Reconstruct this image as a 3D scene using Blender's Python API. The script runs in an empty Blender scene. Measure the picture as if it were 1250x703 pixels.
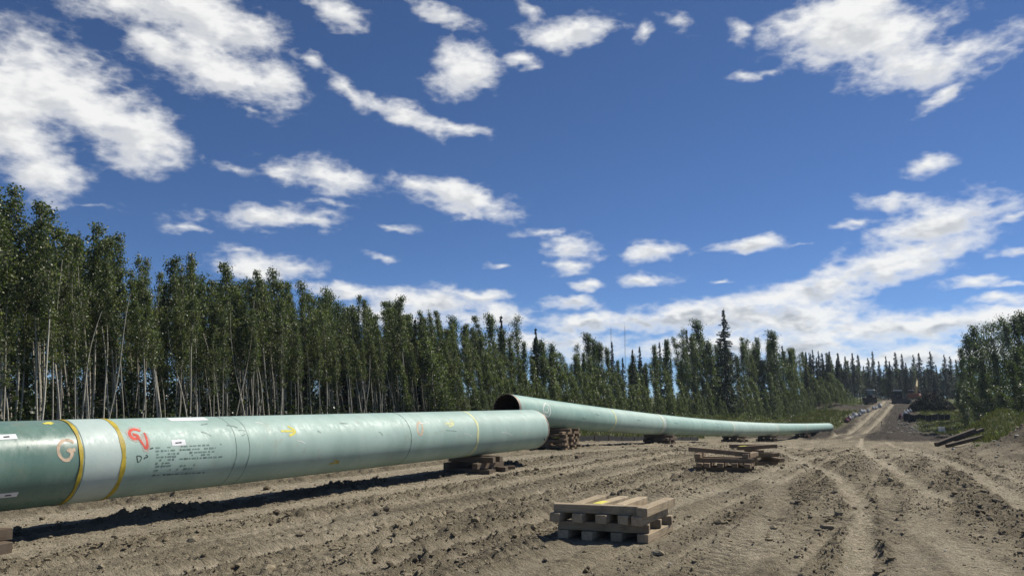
import bpy, bmesh, math, random
import numpy as np
from mathutils import Vector, Matrix, Euler

R = math.radians
random.seed(7)
rng = np.random.default_rng(11)
scene = bpy.context.scene
C = scene.collection

# ------------------------------------------------------------------ camera
CAM_H, FPX, PITCH = 1.94, 940.0, math.atan(137.5 / 940.0)
cam_d = bpy.data.cameras.new('camera')
cam_d.sensor_width = 36.0
cam_d.lens = 36.0 * FPX / 1250.0
cam_d.clip_start, cam_d.clip_end = 0.1, 6000.0
cam = bpy.data.objects.new('camera', cam_d)
C.objects.link(cam)
cam.location = (0, 0, CAM_H)
cam.rotation_euler = (R(90) + PITCH, 0, 0)
scene.camera = cam

def ray(px, py):
    """direction of a photograph pixel (authoring aid: where a thing stands in the world)"""
    x, up = (px - 625.0) / FPX, (351.5 - py) / FPX
    return np.array([x, math.cos(PITCH) - up * math.sin(PITCH), math.sin(PITCH) + up * math.cos(PITCH)])

# ------------------------------------------------------------------ light, sky
SUN_AZ, SUN_EL = R(57), R(45)          # azimuth to the right of +Y
sun_d = bpy.data.lights.new('sun', 'SUN')
sun_d.energy, sun_d.angle, sun_d.color = 4.9, R(0.53), (1.0, 0.945, 0.85)
sun = bpy.data.objects.new('sun', sun_d)
C.objects.link(sun)
sd = Vector((math.sin(SUN_AZ) * math.cos(SUN_EL), math.cos(SUN_AZ) * math.cos(SUN_EL), math.sin(SUN_EL)))
sun.rotation_euler = sd.to_track_quat('Z', 'Y').to_euler()
sun.location = (60, 60, 80)

scene.view_settings.view_transform = 'Standard'
scene.view_settings.look = 'None'
scene.view_settings.gamma = 1.0
scene.view_settings.exposure = 0.28
scene.view_settings.use_curve_mapping = False
scene.cycles.max_bounces = 6
scene.cycles.diffuse_bounces = 1
scene.cycles.glossy_bounces = 2
scene.cycles.transmission_bounces = 3
scene.cycles.transparent_max_bounces = 4
scene.cycles.volume_bounces = 0
scene.cycles.use_denoising = True

# clouds: (px, py, half width, half height, tilt, weight) read off the photograph, turned into azimuth and elevation
CLOUDS = [
 (50,100,75,46,-15,1.15),(125,135,95,42,-28,1.2),(185,165,55,30,-30,1.1),(15,165,60,40,-10,1.1),(55,205,45,30,-25,1.0),(0,120,60,50,0,1.1),
 (235,22,90,38,-8,1.1),(195,60,45,25,-15,.9),(275,88,85,30,-12,1.1),(170,5,80,18,0,.9),(330,95,36,20,-10,1),(295,45,40,25,0,.8),
 (418,20,42,17,-15,1),(375,72,17,9,-15,.8),(568,85,42,30,10,1.1),(637,78,24,8,-12,.75),
 (425,113,40,9,-38,.8),(495,140,68,13,-14,.85),(560,156,42,8,-10,.7),(400,217,70,22,-8,.95),(345,210,25,10,0,.7),
 (560,240,75,19,-15,.95),(505,224,32,12,-20,.75),(320,265,85,13,3,.9),(235,279,26,5,0,.7),(380,270,35,9,0,.75),
 (315,324,62,17,-3,1),(290,305,40,6,0,.6),(465,317,20,7,-20,.7),(100,252,28,5,5,.6),(293,210,22,6,-10,.5),(305,135,20,6,0,.6),
 (695,40,54,19,3,1.05),(648,12,18,10,-25,.7),(540,16,40,9,-15,.75),(700,303,34,20,5,1.05),(690,325,30,11,3,.95),(668,282,38,5,2,.75),
 (793,306,43,14,0,1),(787,342,40,11,0,1),(717,350,18,7,0,.9),(918,296,44,10,2,1),(975,297,18,3,0,.5),(880,347,16,3,0,.6),
 (905,42,20,12,-30,.8),(1040,40,105,36,-6,1.15),(1105,78,75,30,-5,1.1),(1170,60,70,14,0,.8),(1060,8,55,26,0,1.05),(975,30,55,22,0,.9),(1145,118,26,7,28,.75),(1060,100,35,9,-5,.7),
 (1132,204,22,9,10,.65),(920,95,24,4,0,.5),(830,30,22,8,-35,.5),(785,42,10,5,40,.4),(1085,245,36,9,-4,.85),(1045,272,26,5,5,.7),
 (1140,278,78,25,10,1.15),(1085,322,105,20,14,1.15),(1000,352,110,17,12,1.1),(1190,262,45,12,10,.9),
 (850,388,120,19,4,1.15),(940,390,110,26,0,1.1),(790,398,70,14,0,1.05),(1100,400,130,20,0,1.15),(1215,390,70,13,3,1.1),(720,394,62,12,0,.95),(697,372,42,9,-3,.9),
 (520,368,95,17,-4,1.15),(600,388,60,16,0,1),(585,364,45,6,-2,.85),(425,356,65,10,-3,.95),(470,385,90,14,0,.9),
 (900,424,260,17,0,1.05),(1120,436,200,16,0,1.05),(660,418,120,12,0,.9),(1242,262,18,6,15,.85),(1242,308,22,7,5,.9),(1222,366,26,5,0,.7),(1240,350,20,3,0,.6),
 (1190,345,30,4,0,.5),(650,408,40,6,0,.7),(610,326,10,3,0,.4),(470,278,22,4,-5,.5),(405,250,20,3,-8,.45),
]
world = bpy.data.worlds.new('World')
scene.world = world
world.use_nodes = True
wn, wl = world.node_tree.nodes, world.node_tree.links
wn.clear()
def N(nodes, t, **kw):
    n = nodes.new(t)
    for k, v in kw.items():
        setattr(n, k, v)
    return n
def setin(links, sock, v):
    if isinstance(v, bpy.types.NodeSocket):
        links.new(v, sock)
    else:
        sock.default_value = v
def M_(nodes, links, op, a, b=None, c=None, clamp=False):
    n = N(nodes, 'ShaderNodeMath', operation=op, use_clamp=clamp)
    for i, v in enumerate((a, b, c)):
        if v is not None:
            setin(links, n.inputs[i], v)
    return n.outputs[0]
def VM(nodes, links, op, a, b=None, c=None, scale=None):
    n = N(nodes, 'ShaderNodeVectorMath', operation=op)
    for i, v in enumerate((a, b, c)):
        if v is not None:
            setin(links, n.inputs[i], v)
    if scale is not None:
        setin(links, n.inputs['Scale'], scale)
    return n.outputs['Value'] if op in ('LENGTH', 'DOT_PRODUCT') else n.outputs[0]
def wnoise(vec, scale, detail, rough=.55, dims='3D'):
    n = N(wn, 'ShaderNodeTexNoise', noise_dimensions=dims)
    wl.new(vec, n.inputs['Vector'])
    n.inputs['Scale'].default_value = scale
    n.inputs['Detail'].default_value = detail
    n.inputs['Roughness'].default_value = rough
    return n
def mrange(nodes, links, v, a, b, c=0., d=1., kind='SMOOTHSTEP'):
    n = N(nodes, 'ShaderNodeMapRange', interpolation_type=kind)
    for i, x in enumerate((v, a, b, c, d)):
        setin(links, n.inputs[i], x)
    return n.outputs[0]
sky = N(wn, 'ShaderNodeTexSky', sky_type='NISHITA', sun_disc=False)
sky.sun_elevation, sky.sun_rotation = SUN_EL, SUN_AZ
sky.altitude, sky.air_density, sky.dust_density, sky.ozone_density = 2900., 0.82, 0.0, 10.0
tc = N(wn, 'ShaderNodeTexCoord').outputs['Generated']
dirv = VM(wn, wl, 'NORMALIZE', tc)
sep = N(wn, 'ShaderNodeSeparateXYZ'); wl.new(dirv, sep.inputs[0])
az = M_(wn, wl, 'ARCTAN2', sep.outputs[0], sep.outputs[1])
el = M_(wn, wl, 'ARCSINE', sep.outputs[2])
comb = N(wn, 'ShaderNodeCombineXYZ'); wl.new(az, comb.inputs[0]); wl.new(el, comb.inputs[1])
pos = VM(wn, wl, 'SCALE', comb.outputs[0], scale=180 / math.pi)
flat = VM(wn, wl, 'MULTIPLY', dirv, (1, 1, 2.0))
w1 = wnoise(flat, 7, 2).outputs['Color']
w2 = wnoise(flat, 26, 2, .6).outputs['Color']
o1 = VM(wn, wl, 'MULTIPLY', VM(wn, wl, 'SUBTRACT', w1, (.5, .5, .5)), (1.8, .9, 0))
o2 = VM(wn, wl, 'MULTIPLY', VM(wn, wl, 'SUBTRACT', w2, (.5, .5, .5)), (1.8, 1.3, 0))
pw = VM(wn, wl, 'ADD', VM(wn, wl, 'ADD', pos, o1), o2)
spw = N(wn, 'ShaderNodeSeparateXYZ'); wl.new(pw, spw.inputs[0])
def homog(z):
    n_ = N(wn, 'ShaderNodeCombineXYZ')
    wl.new(spw.outputs[0], n_.inputs[0]); wl.new(spw.outputs[1], n_.inputs[1]); setin(wl, n_.inputs[2], z)
    return n_.outputs[0]
field, state, WS, WY = None, homog(1.0), 0.05, 0.0
for i_, (cx, cy, hw, hh, tl, wt) in enumerate(CLOUDS):
    d = ray(cx, cy); d /= np.linalg.norm(d)
    A_, E_ = math.degrees(math.atan2(d[0], d[1])), math.degrees(math.asin(d[2]))
    k = 57.3 / FPX * 1.06; ct, st = math.cos(R(tl)), math.sin(R(tl)); sx, sy = hw * k, hh * k * 1.05
    X_ = VM(wn, wl, 'DOT_PRODUCT', state, (ct / sx, st / sx, -(ct * A_ + st * E_) / sx))
    Y_ = VM(wn, wl, 'DOT_PRODUCT', state, (-st / sy, ct / sy, (st * A_ - ct * E_) / sy))
    r2 = M_(wn, wl, 'MULTIPLY_ADD', X_, X_, M_(wn, wl, 'MULTIPLY', Y_, Y_))
    g = M_(wn, wl, 'MULTIPLY_ADD', M_(wn, wl, 'SQRT', r2), -wt, wt)
    field = g if field is None else M_(wn, wl, 'SMOOTH_MAX', field, g, .25)
    gp = M_(wn, wl, 'MAXIMUM', g, 0.0); WS = M_(wn, wl, 'ADD', gp, WS); WY = M_(wn, wl, 'MULTIPLY_ADD', gp, Y_, WY)
    if i_ % 8 == 7:      # keeps the node evaluation in short runs
        state = homog(M_(wn, wl, 'MULTIPLY_ADD', field, 0.0, 1.0))
# the same sort of scattered cumulus goes on round the rest of the sky
side = mrange(wn, wl, sep.outputs[1], .55, .80, 1.0, 0.0)
low = mrange(wn, wl, sep.outputs[2], .46, .56, 0.0, 1.0)
outside = M_(wn, wl, 'MAXIMUM', side, low)
gen = M_(wn, wl, 'MULTIPLY', M_(wn, wl, 'SUBTRACT', wnoise(flat, 3.2, 2).outputs[0], .60), 4.0)
gen = M_(wn, wl, 'ADD', gen, M_(wn, wl, 'MULTIPLY_ADD', outside, 6.0, -6.0))
field = M_(wn, wl, 'MAXIMUM', field, gen)
nA = wnoise(flat, 15, 8, .60).outputs[0]
nB = wnoise(VM(wn, wl, 'ADD', flat, (.012, .004, .024)), 15, 3, .60).outputs[0]
bill = M_(wn, wl, 'MULTIPLY', M_(wn, wl, 'ABSOLUTE', M_(wn, wl, 'SUBTRACT', wnoise(flat, 34, 4, .5).outputs[0], .5)), 2.0)    # rounded billows
grain = M_(wn, wl, 'SUBTRACT', M_(wn, wl, 'MULTIPLY', M_(wn, wl, 'SUBTRACT', nA, .5), 3.3), M_(wn, wl, 'MULTIPLY_ADD', bill, 1.2, -.26))
dens = M_(wn, wl, 'ADD', M_(wn, wl, 'MULTIPLY_ADD', field, 1.6, -.05), grain)
alpha = mrange(wn, wl, dens, -.22, 1.55)
height = M_(wn, wl, 'DIVIDE', WY, WS)
basel = mrange(wn, wl, M_(wn, wl, 'MULTIPLY_ADD', M_(wn, wl, 'SUBTRACT', nA, nB), 3.0, height), .30, -.55, 0., 1.)
thick = mrange(wn, wl, dens, .55, 1.6, 0., 1.)
highsky = mrange(wn, wl, el, R(3), R(15), 1.0, .55)
shade = M_(wn, wl, 'MULTIPLY', M_(wn, wl, 'MULTIPLY', thick, highsky), basel, clamp=True)
ccol = N(wn, 'ShaderNodeMix', data_type='RGBA')
wl.new(shade, ccol.inputs['Factor'])
CLOUD_LIT, CLOUD_GREY = 10.2, 4.8
ccol.inputs[6].default_value = (CLOUD_LIT, CLOUD_LIT, CLOUD_LIT * .985, 1)
ccol.inputs[7].default_value = (CLOUD_GREY * .90, CLOUD_GREY * .97, CLOUD_GREY * 1.08, 1)
mixc = N(wn, 'ShaderNodeMix', data_type='RGBA')
wl.new(M_(wn, wl, 'MULTIPLY', alpha, .97), mixc.inputs['Factor'])
wl.new(sky.outputs[0], mixc.inputs[6]); wl.new(ccol.outputs[2], mixc.inputs[7])
bg = N(wn, 'ShaderNodeBackground'); bg.inputs[1].default_value = 0.076
wl.new(mixc.outputs[2], bg.inputs[0])
wo = N(wn, 'ShaderNodeOutputWorld'); wl.new(bg.outputs[0], wo.inputs[0])
world.cycles.sampling_method = 'MANUAL'
world.cycles.sample_map_resolution = 512

# ------------------------------------------------------------------ helpers
def tag(o, label=None, cat=None, group=None, kind=None):
    if label: o['label'] = label
    if cat: o['category'] = cat
    if group: o['group'] = group
    if kind: o['kind'] = kind
    return o
def empty(name, loc=(0, 0, 0), rz=0):
    o = bpy.data.objects.new(name, None); C.objects.link(o)
    o.location = loc; o.rotation_euler = (0, 0, rz); o.empty_display_size = .2
    return o
def np_mesh(name, V, F, mat=None, smooth=False):
    """V (n,3); F (m,3|4) int arrays, or a list of such arrays"""
    me = bpy.data.meshes.new(name)
    Fs = F if isinstance(F, list) else [F]
    Fs = [f for f in Fs if len(f)]
    V = np.asarray(V, np.float32)
    me.vertices.add(len(V)); me.vertices.foreach_set('co', V.ravel())
    tot = np.concatenate([np.full(len(f), f.shape[1], np.int32) for f in Fs])
    idx = np.concatenate([np.asarray(f, np.int32).ravel() for f in Fs])
    st = np.concatenate([[0], np.cumsum(tot)[:-1]]).astype(np.int32)
    me.loops.add(len(idx)); me.loops.foreach_set('vertex_index', idx)
    me.polygons.add(len(tot)); me.polygons.foreach_set('loop_start', st)
    me.update(calc_edges=True)
    me.polygons.foreach_set('use_smooth', np.full(len(tot), smooth))
    if mat: me.materials.append(mat)
    return me
def ob(name, me, parent=None, loc=None):
    o = bpy.data.objects.new(name, me); C.objects.link(o)
    if parent: o.parent = parent
    if loc is not None: o.location = loc
    return o
class MB:
    """collects boxes, tubes and sheets into one mesh"""
    def __init__(s): s.v, s.f = [], []
    def add(s, vs, fs):
        b = len(s.v); s.v += [tuple(v) for v in vs]; s.f += [tuple(i + b for i in f) for f in fs]
    def box(s, c, d, rot=None, taper=1.0):
        hx, hy, hz = d[0] / 2, d[1] / 2, d[2] / 2
        vs = [Vector((x * hx * (taper if z > 0 else 1), y * hy * (taper if z > 0 else 1), z * hz)) for z in (-1, 1) for y in (-1, 1) for x in (-1, 1)]
        if rot is not None: vs = [rot @ v for v in vs]
        s.add([v + Vector(c) for v in vs], [(0, 2, 3, 1), (4, 5, 7, 6), (0, 1, 5, 4), (2, 6, 7, 3), (0, 4, 6, 2), (1, 3, 7, 5)])
    def tube(s, pts, rad, n=8, cap=True):
        pts = [Vector(p) for p in pts]; rs = rad if hasattr(rad, '__len__') else [rad] * len(pts)
        rings = []
        for i, p in enumerate(pts):
            t = (pts[min(i + 1, len(pts) - 1)] - pts[max(i - 1, 0)]).normalized()
            a = t.cross(Vector((0, 0, 1))) if abs(t.z) < .95 else t.cross(Vector((1, 0, 0)))
            a.normalize(); b = t.cross(a)
            rings.append([p + (a * math.cos(2 * math.pi * k / n) + b * math.sin(2 * math.pi * k / n)) * rs[i] for k in range(n)])
        fs = []
        for i in range(len(pts) - 1):
            for k in range(n):
                fs.append((i * n + k, i * n + (k + 1) % n, (i + 1) * n + (k + 1) % n, (i + 1) * n + k))
        if cap: fs += [tuple(range(n))[::-1], tuple((len(pts) - 1) * n + k for k in range(n))]
        s.add([v for r in rings for v in r], fs)
    def prism(s, prof, x0, x1):
        """profile of (y,z) points extruded along x"""
        n = len(prof)
        s.add([(x0, y, z) for y, z in prof] + [(x1, y, z) for y, z in prof],
              [tuple(range(n))[::-1], tuple(range(n, 2 * n))] + [(i, (i + 1) % n, n + (i + 1) % n, n + i) for i in range(n)])
    def build(s, name, mat, parent=None, smooth=False, bevel=0):
        me = bpy.data.meshes.new(name); me.from_pydata(s.v, [], s.f); me.update()
        bm = bmesh.new(); bm.from_mesh(me); bmesh.ops.recalc_face_normals(bm, faces=bm.faces)
        if bevel: bmesh.ops.bevel(bm, geom=list(bm.edges), offset=bevel, segments=1, affect='EDGES')
        bm.to_mesh(me); bm.free()
        me.polygons.foreach_set('use_smooth', np.full(len(me.polygons), smooth))
        me.materials.append(mat)
        return ob(name, me, parent)

# numpy gradient noise
_perm = np.random.default_rng(3).permutation(512).astype(np.int64)
_perm = np.concatenate([_perm, _perm, _perm])
_ga = np.random.default_rng(4).uniform(0, 2 * np.pi, 512)
def pn(x, y, seed=0):
    xi = np.floor(x).astype(np.int64); yi = np.floor(y).astype(np.int64)
    xf, yf = x - xi, y - yi
    u = xf * xf * xf * (xf * (xf * 6 - 15) + 10); v = yf * yf * yf * (yf * (yf * 6 - 15) + 10)
    def g(ix, iy, fx, fy):
        h = _perm[(_perm[(ix + seed * 37) & 511] + iy + seed * 91) & 511]
        a = _ga[h]
        return np.cos(a) * fx + np.sin(a) * fy
    n00 = g(xi, yi, xf, yf); n10 = g(xi + 1, yi, xf - 1, yf)
    n01 = g(xi, yi + 1, xf, yf - 1); n11 = g(xi + 1, yi + 1, xf - 1, yf - 1)
    return (n00 * (1 - u) + n10 * u) * (1 - v) + (n01 * (1 - u) + n11 * u) * v
def fbm(x, y, octv, seed=0, gain=.5, lac=2.03):
    a, s = 1., 0.
    for i in range(octv):
        s = s + a * pn(x, y, seed + i); x = x * lac; y = y * lac; a *= gain
    return s
def sstep(a, b, x):
    t = np.clip((x - a) / (b - a), 0, 1)
    return t * t * (3 - 2 * t)

# ------------------------------------------------------------------ materials
class MAT:
    def __init__(s, name, rough=.8, spec=.3):
        s.m = bpy.data.materials.new(name); s.m.use_nodes = True
        s.n, s.l = s.m.node_tree.nodes, s.m.node_tree.links
        s.b = s.n['Principled BSDF']; s.b.inputs['Roughness'].default_value = rough
        s.b.inputs['Specular IOR Level'].default_value = spec
        s.tc = N(s.n, 'ShaderNodeTexCoord')
    def math(s, *a, **k): return M_(s.n, s.l, *a, **k)
    def noise(s, scale, detail=4, rough=.55, vec=None, stretch=None):
        v = vec or s.tc.outputs['Object']
        if stretch: v = VM(s.n, s.l, 'MULTIPLY', v, stretch)
        n = N(s.n, 'ShaderNodeTexNoise'); s.l.new(v, n.inputs['Vector'])
        n.inputs['Scale'].default_value = scale; n.inputs['Detail'].default_value = detail; n.inputs['Roughness'].default_value = rough
        return n.outputs[0]
    def ramp(s, v, a, b, c=0., d=1.): return mrange(s.n, s.l, v, a, b, c, d)
    def mix(s, f, a, b, blend='MIX'):
        n = N(s.n, 'ShaderNodeMix', data_type='RGBA', blend_type=blend)
        setin(s.l, n.inputs[0], f)
        for i, v in ((6, a), (7, b)): setin(s.l, n.inputs[i], v if isinstance(v, bpy.types.NodeSocket) else (*v, 1))
        return n.outputs[2]
    def attr(s, name):
        n = N(s.n, 'ShaderNodeAttribute', attribute_name=name); return n.outputs['Fac']
    def color(s, v): setin(s.l, s.b.inputs['Base Color'], v if isinstance(v, bpy.types.NodeSocket) else (*v, 1)); return s
    def rough(s, v): setin(s.l, s.b.inputs['Roughness'], v); return s
    def bump(s, h, strength=.5, dist=.02):
        n = N(s.n, 'ShaderNodeBump'); n.inputs['Strength'].default_value = strength; n.inputs['Distance'].default_value = dist
        s.l.new(h, n.inputs['Height']); s.l.new(n.outputs[0], s.b.inputs['Normal']); return s
def plain(name, col, rough=.7, var=.25, scale=6, spec=.3, metal=0.):
    m = MAT(name, rough, spec)
    n = m.noise(scale, 5, .6)
    m.color(m.mix(m.ramp(n, .3, .7), tuple(c * (1 - var) for c in col), tuple(min(1, c * (1 + var)) for c in col)))
    m.b.inputs['Metallic'].default_value = metal
    m.bump(m.noise(scale * 6, 3), .15, .01)
    return m.m
def leaf_mat(name, c_dark, c_lit, transl=.35, back=None, gloss=.42):
    m = MAT(name, gloss, .35)
    geo = N(m.n, 'ShaderNodeNewGeometry'); oi = N(m.n, 'ShaderNodeObjectInfo')
    f = m.math('ADD', m.math('MULTIPLY', geo.outputs['Random Per Island'], .75), m.math('MULTIPLY', oi.outputs['Random'], .25))
    col = m.mix(f, c_dark, c_lit)
    if back: col = m.mix(m.ramp(geo.outputs['Random Per Island'], .80, .84, 0., 1.), col, back)
    m.color(col)
    tr = N(m.n, 'ShaderNodeBsdfTranslucent')
    m.l.new(m.mix(1.0, col, (1.2, 1.35, .5), 'MULTIPLY'), tr.inputs[0])
    mx = N(m.n, 'ShaderNodeMixShader'); mx.inputs[0].default_value = transl
    m.l.new(m.b.outputs[0], mx.inputs[1]); m.l.new(tr.outputs[0], mx.inputs[2])
    out = m.n['Material Output']; m.l.new(mx.outputs[0], out.inputs[0])
    return m.m
# soil: dry packed track surface, cloddy darker soil, green cover where grass grows
m = MAT('soil', .95, .12)
P = m.tc.outputs['Object']
n1 = m.noise(.9, 6, .6); n2 = m.noise(7, 6, .65); n3 = m.noise(38, 4, .7); n4 = m.noise(15, 5, .7)
dry = m.attr('dry'); moist = m.attr('moist'); gr = m.attr('green')
base = m.mix(m.ramp(n1, .3, .72), (.235, .199, .134), (.320, .275, .192))
base = m.mix(m.ramp(n2, .42, .74, 0, .6), base, (.138, .112, .075))
base = m.mix(m.math('MULTIPLY', m.ramp(n3, .52, .68), .70), base, (.40, .348, .248))
base = m.mix(m.math('MULTIPLY', m.ramp(n3, .46, .33), .65), base, (.078, .061, .040))  # dark specks put the small shadows among the clods into the soil colour
base = m.mix(m.math('MULTIPLY', dry, m.ramp(n2, .25, .62, .95, .35)), base, (.50, .437, .322))
base = m.mix(m.math('MULTIPLY', moist, m.ramp(n2, .28, .65, 1., .88)), base, (.030, .023, .018))
gcol = m.mix(m.ramp(n2, .35, .65), (.045, .060, .018), (.085, .105, .030))
base = m.mix(m.math('MULTIPLY', gr, m.ramp(n1, .30, .55, .55, 1.)), base, gcol)
m.color(base)
m.bump(m.math('ADD', m.math('ADD', m.math('MULTIPLY', n3, .45), m.math('MULTIPLY', n4, .8)), n2), 1.0, .10)
SOIL = m.m
m = MAT('clod_soil', .95, .1)
oi = N(m.n, 'ShaderNodeNewGeometry').outputs['Random Per Island']
m.color(m.mix(m.ramp(m.noise(20, 4, .7), .3, .7), m.mix(oi, (.105, .084, .055), (.25, .208, .142)), m.mix(oi, (.150, .122, .082), (.36, .308, .215))))
m.bump(m.noise(60, 3), .6, .02)
CLOD = m.m
STONE = plain('pale_stone', (.34, .33, .30), .8, .3, 9)
# pipe coatings
def coat(name, col, pale, rough, dust):
    m = MAT(name, rough, .45)
    big = m.noise(1.3, 5, .6, stretch=(1, 1, .35)); fine = m.noise(9, 6, .7, stretch=(1, 1, .2)); scr = m.noise(14, 3, .6, stretch=(6, 6, .22))
    c = m.mix(m.ramp(big, .32, .68, 0., 1.), col, pale)
    c = m.mix(m.math('MULTIPLY', m.ramp(fine, .52, .72), dust), c, tuple(.5 * x + .22 for x in pale))
    c = m.mix(m.math('MULTIPLY', m.ramp(scr, .62, .72), .35), c, tuple(x * .55 for x in col))
    c = m.mix(m.ramp(m.noise(3.2, 6, .75), .54, .74, 0, .45), c, (.27, .235, .17))
    c = m.mix(m.ramp(m.noise(22, 4, .8), .62, .72, 0, .5), c, tuple(x * .62 for x in col))
    c = m.mix(m.ramp(m.noise(.55, 3, .6), .45, .7, 0, .30), c, tuple(x * .72 for x in col))
    m.color(c); m.rough(m.ramp(fine, .3, .7, rough - .08, rough + .16))
    m.bump(m.noise(30, 3), .05, .008)
    return m.m
COAT_DARK = coat('dark_green_epoxy', (.115, .198, .162), (.142, .232, .190), .30, .22)
COAT_PALE = coat('pale_green_epoxy', (.285, .405, .355), (.360, .485, .430), .56, .45)
COAT_MID = coat('green_epoxy', (.225, .360, .305), (.290, .430, .370), .52, .40)
COAT_WRAP = coat('weld_wrap_coating', (.40, .50, .46), (.48, .57, .53), .48, .35)
BARE = plain('bare_steel', (.25, .20, .155), .55, .4, 7, .5, .35)
INSIDE = plain('pipe_lining', (.035, .022, .018), .8, .35, 3)
SPRAY_Y = plain('yellow_paint', (.62, .56, .10), .7, .2, 9)
SPRAY_Y2 = plain('ochre_sealer', (.42, .32, .035), .55, .25, 6)
SPRAY_PALE_Y = plain('faded_yellow_paint', (.58, .60, .33), .75, .2, 9)
SPRAY_R = plain('red_paint', (.62, .085, .055), .7, .2, 9)
SPRAY_PINK = plain('pink_overspray', (.42, .38, .33), .8, .15, 9)
SPRAY_TAN = plain('tan_paint', (.50, .38, .27), .7, .25, 12)
SPRAY_W = plain('white_paint', (.62, .64, .60), .7, .15, 9)
INK = plain('black_ink', (.050, .062, .060), .6, .3, 9)
INK_GREY = plain('grey_ink', (.15, .215, .19), .6, .3, 9)
PAPER = plain('sticker_paper', (.74, .75, .76), .6, .06, 9)
# timber
def wood(name, ca, cb, dark):
    m = MAT(name, .85, .2)
    oi = N(m.n, 'ShaderNodeObjectInfo').outputs['Random']
    g = m.noise(5, 5, .65, stretch=(.25, 3.5, 3.5)); g2 = m.noise(24, 4, .7, stretch=(.12, 3, 3)); st = m.noise(2.2, 5, .7)
    c = m.mix(m.ramp(g, .3, .7), ca, cb)
    c = m.mix(m.math('MULTIPLY', oi, .55), c, tuple(x * .55 for x in ca))
    c = m.mix(m.math('MULTIPLY', m.ramp(g2, .55, .72), .55), c, dark)
    c = m.mix(m.ramp(st, .47, .72, 0, .75), c, (.13, .105, .078))
    m.color(c); m.bump(g2, .5, .01)
    return m.m
WOOD_NEW = wood('weathered_skid_wood', (.37, .29, .185), (.50, .41, .285), (.12, .09, .062))
WOOD_OLD = wood('dark_skid_wood', (.13, .095, .065), (.20, .155, .11), (.04, .03, .022))
WOOD_GREY = wood('brown_skid_wood', (.22, .155, .095), (.31, .235, .16), (.07, .05, .035))
LOG = wood('dark_log_bark', (.075, .058, .045), (.13, .105, .08), (.03, .024, .02))
# vegetation
m = MAT('aspen_bark', .8, .2)
oi = N(m.n, 'ShaderNodeObjectInfo').outputs['Random']
c = m.mix(m.ramp(m.noise(2.2, 5, .7, stretch=(3, 3, .6)), .35, .68), (.56, .53, .45), (.36, .33, .26))
c = m.mix(m.ramp(m.noise(7, 4, .7, stretch=(1, 1, 2.2)), .60, .68), c, (.06, .052, .042))
c = m.mix(m.math('MULTIPLY', oi, .45), c, (.22, .19, .145))
m.color(c); m.bump(m.noise(25, 3), .4, .02)
BARK_ASPEN = m.m
BARK_DARK = plain('conifer_bark', (.085, .062, .045), .9, .35, 8)
TWIG = plain('twig_bark', (.16, .135, .10), .85, .3, 6)
LEAF_ASPEN = leaf_mat('aspen_leaf', (.040, .058, .024), (.108, .132, .054), .34, (.26, .28, .155))
LEAF_YOUNG = leaf_mat('young_aspen_leaf', (.052, .074, .028), (.130, .152, .062), .36, (.25, .275, .165))
LEAF_DENSE = leaf_mat('poplar_leaf', (.036, .054, .019), (.090, .116, .040), .32, (.16, .19, .095))
LEAF_SHRUB = leaf_mat('shrub_leaf', (.026, .040, .014), (.060, .080, .028), .25)
NEEDLE = leaf_mat('spruce_needle', (.010, .022, .014), (.026, .046, .026), .10, None, .6)
WITHER = leaf_mat('withered_leaf', (.012, .014, .010), (.030, .030, .020), .08, None, .8)
GRASS = leaf_mat('grass_blade', (.046, .058, .020), (.110, .120, .046), .25, (.19, .170, .090), .6)
# machines
M_YELLOW = plain('machine_yellow', (.50, .36, .15), .5, .2, 3)
M_ORANGE = plain('machine_orange', (.32, .13, .07), .5, .2, 3)
M_DARK = plain('machine_black', (.030, .030, .032), .6, .3, 3)
M_STEEL = plain('track_steel', (.085, .07, .06), .6, .35, 5)
M_WHITE = plain('cab_white', (.66, .66, .63), .45, .1, 3)
mg = MAT('cab_glass', .06, .6); mg.color(mg.mix(mg.ramp(mg.noise(2), .3, .7), (.02, .03, .035), (.04, .055, .06))); M_GLASS = mg.m
SACK = plain('white_sack', (.50, .50, .49), .8, .25, 4)
SACK_RED = plain('dark_red_sack', (.13, .035, .05), .8, .25, 4)
FENCE = plain('black_silt_cloth', (.016, .016, .018), .75, .3, 3)
POSTWOOD = plain('stake_wood', (.45, .37, .25), .8, .2, 9)
mw = MAT('white_corrugated_plastic', .5, .3); mw.color(mw.mix(mw.ramp(mw.noise(4), .3, .7), (.74, .74, .75), (.80, .80, .81)))
tr_ = N(mw.n, 'ShaderNodeBsdfTranslucent'); tr_.inputs[0].default_value = (.80, .80, .80, 1); mx_ = N(mw.n, 'ShaderNodeMixShader'); mx_.inputs[0].default_value = .55
mw.l.new(mw.b.outputs[0], mx_.inputs[1]); mw.l.new(tr_.outputs[0], mx_.inputs[2]); mw.l.new(mx_.outputs[0], mw.n['Material Output'].inputs[0]); BOARD = mw.m
MASTM = plain('galvanised_steel', (.30, .31, .32), .5, .1, 1, .5, .5)
RUBBER = plain('black_strap', (.025, .026, .03), .6, .25, 8)

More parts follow.
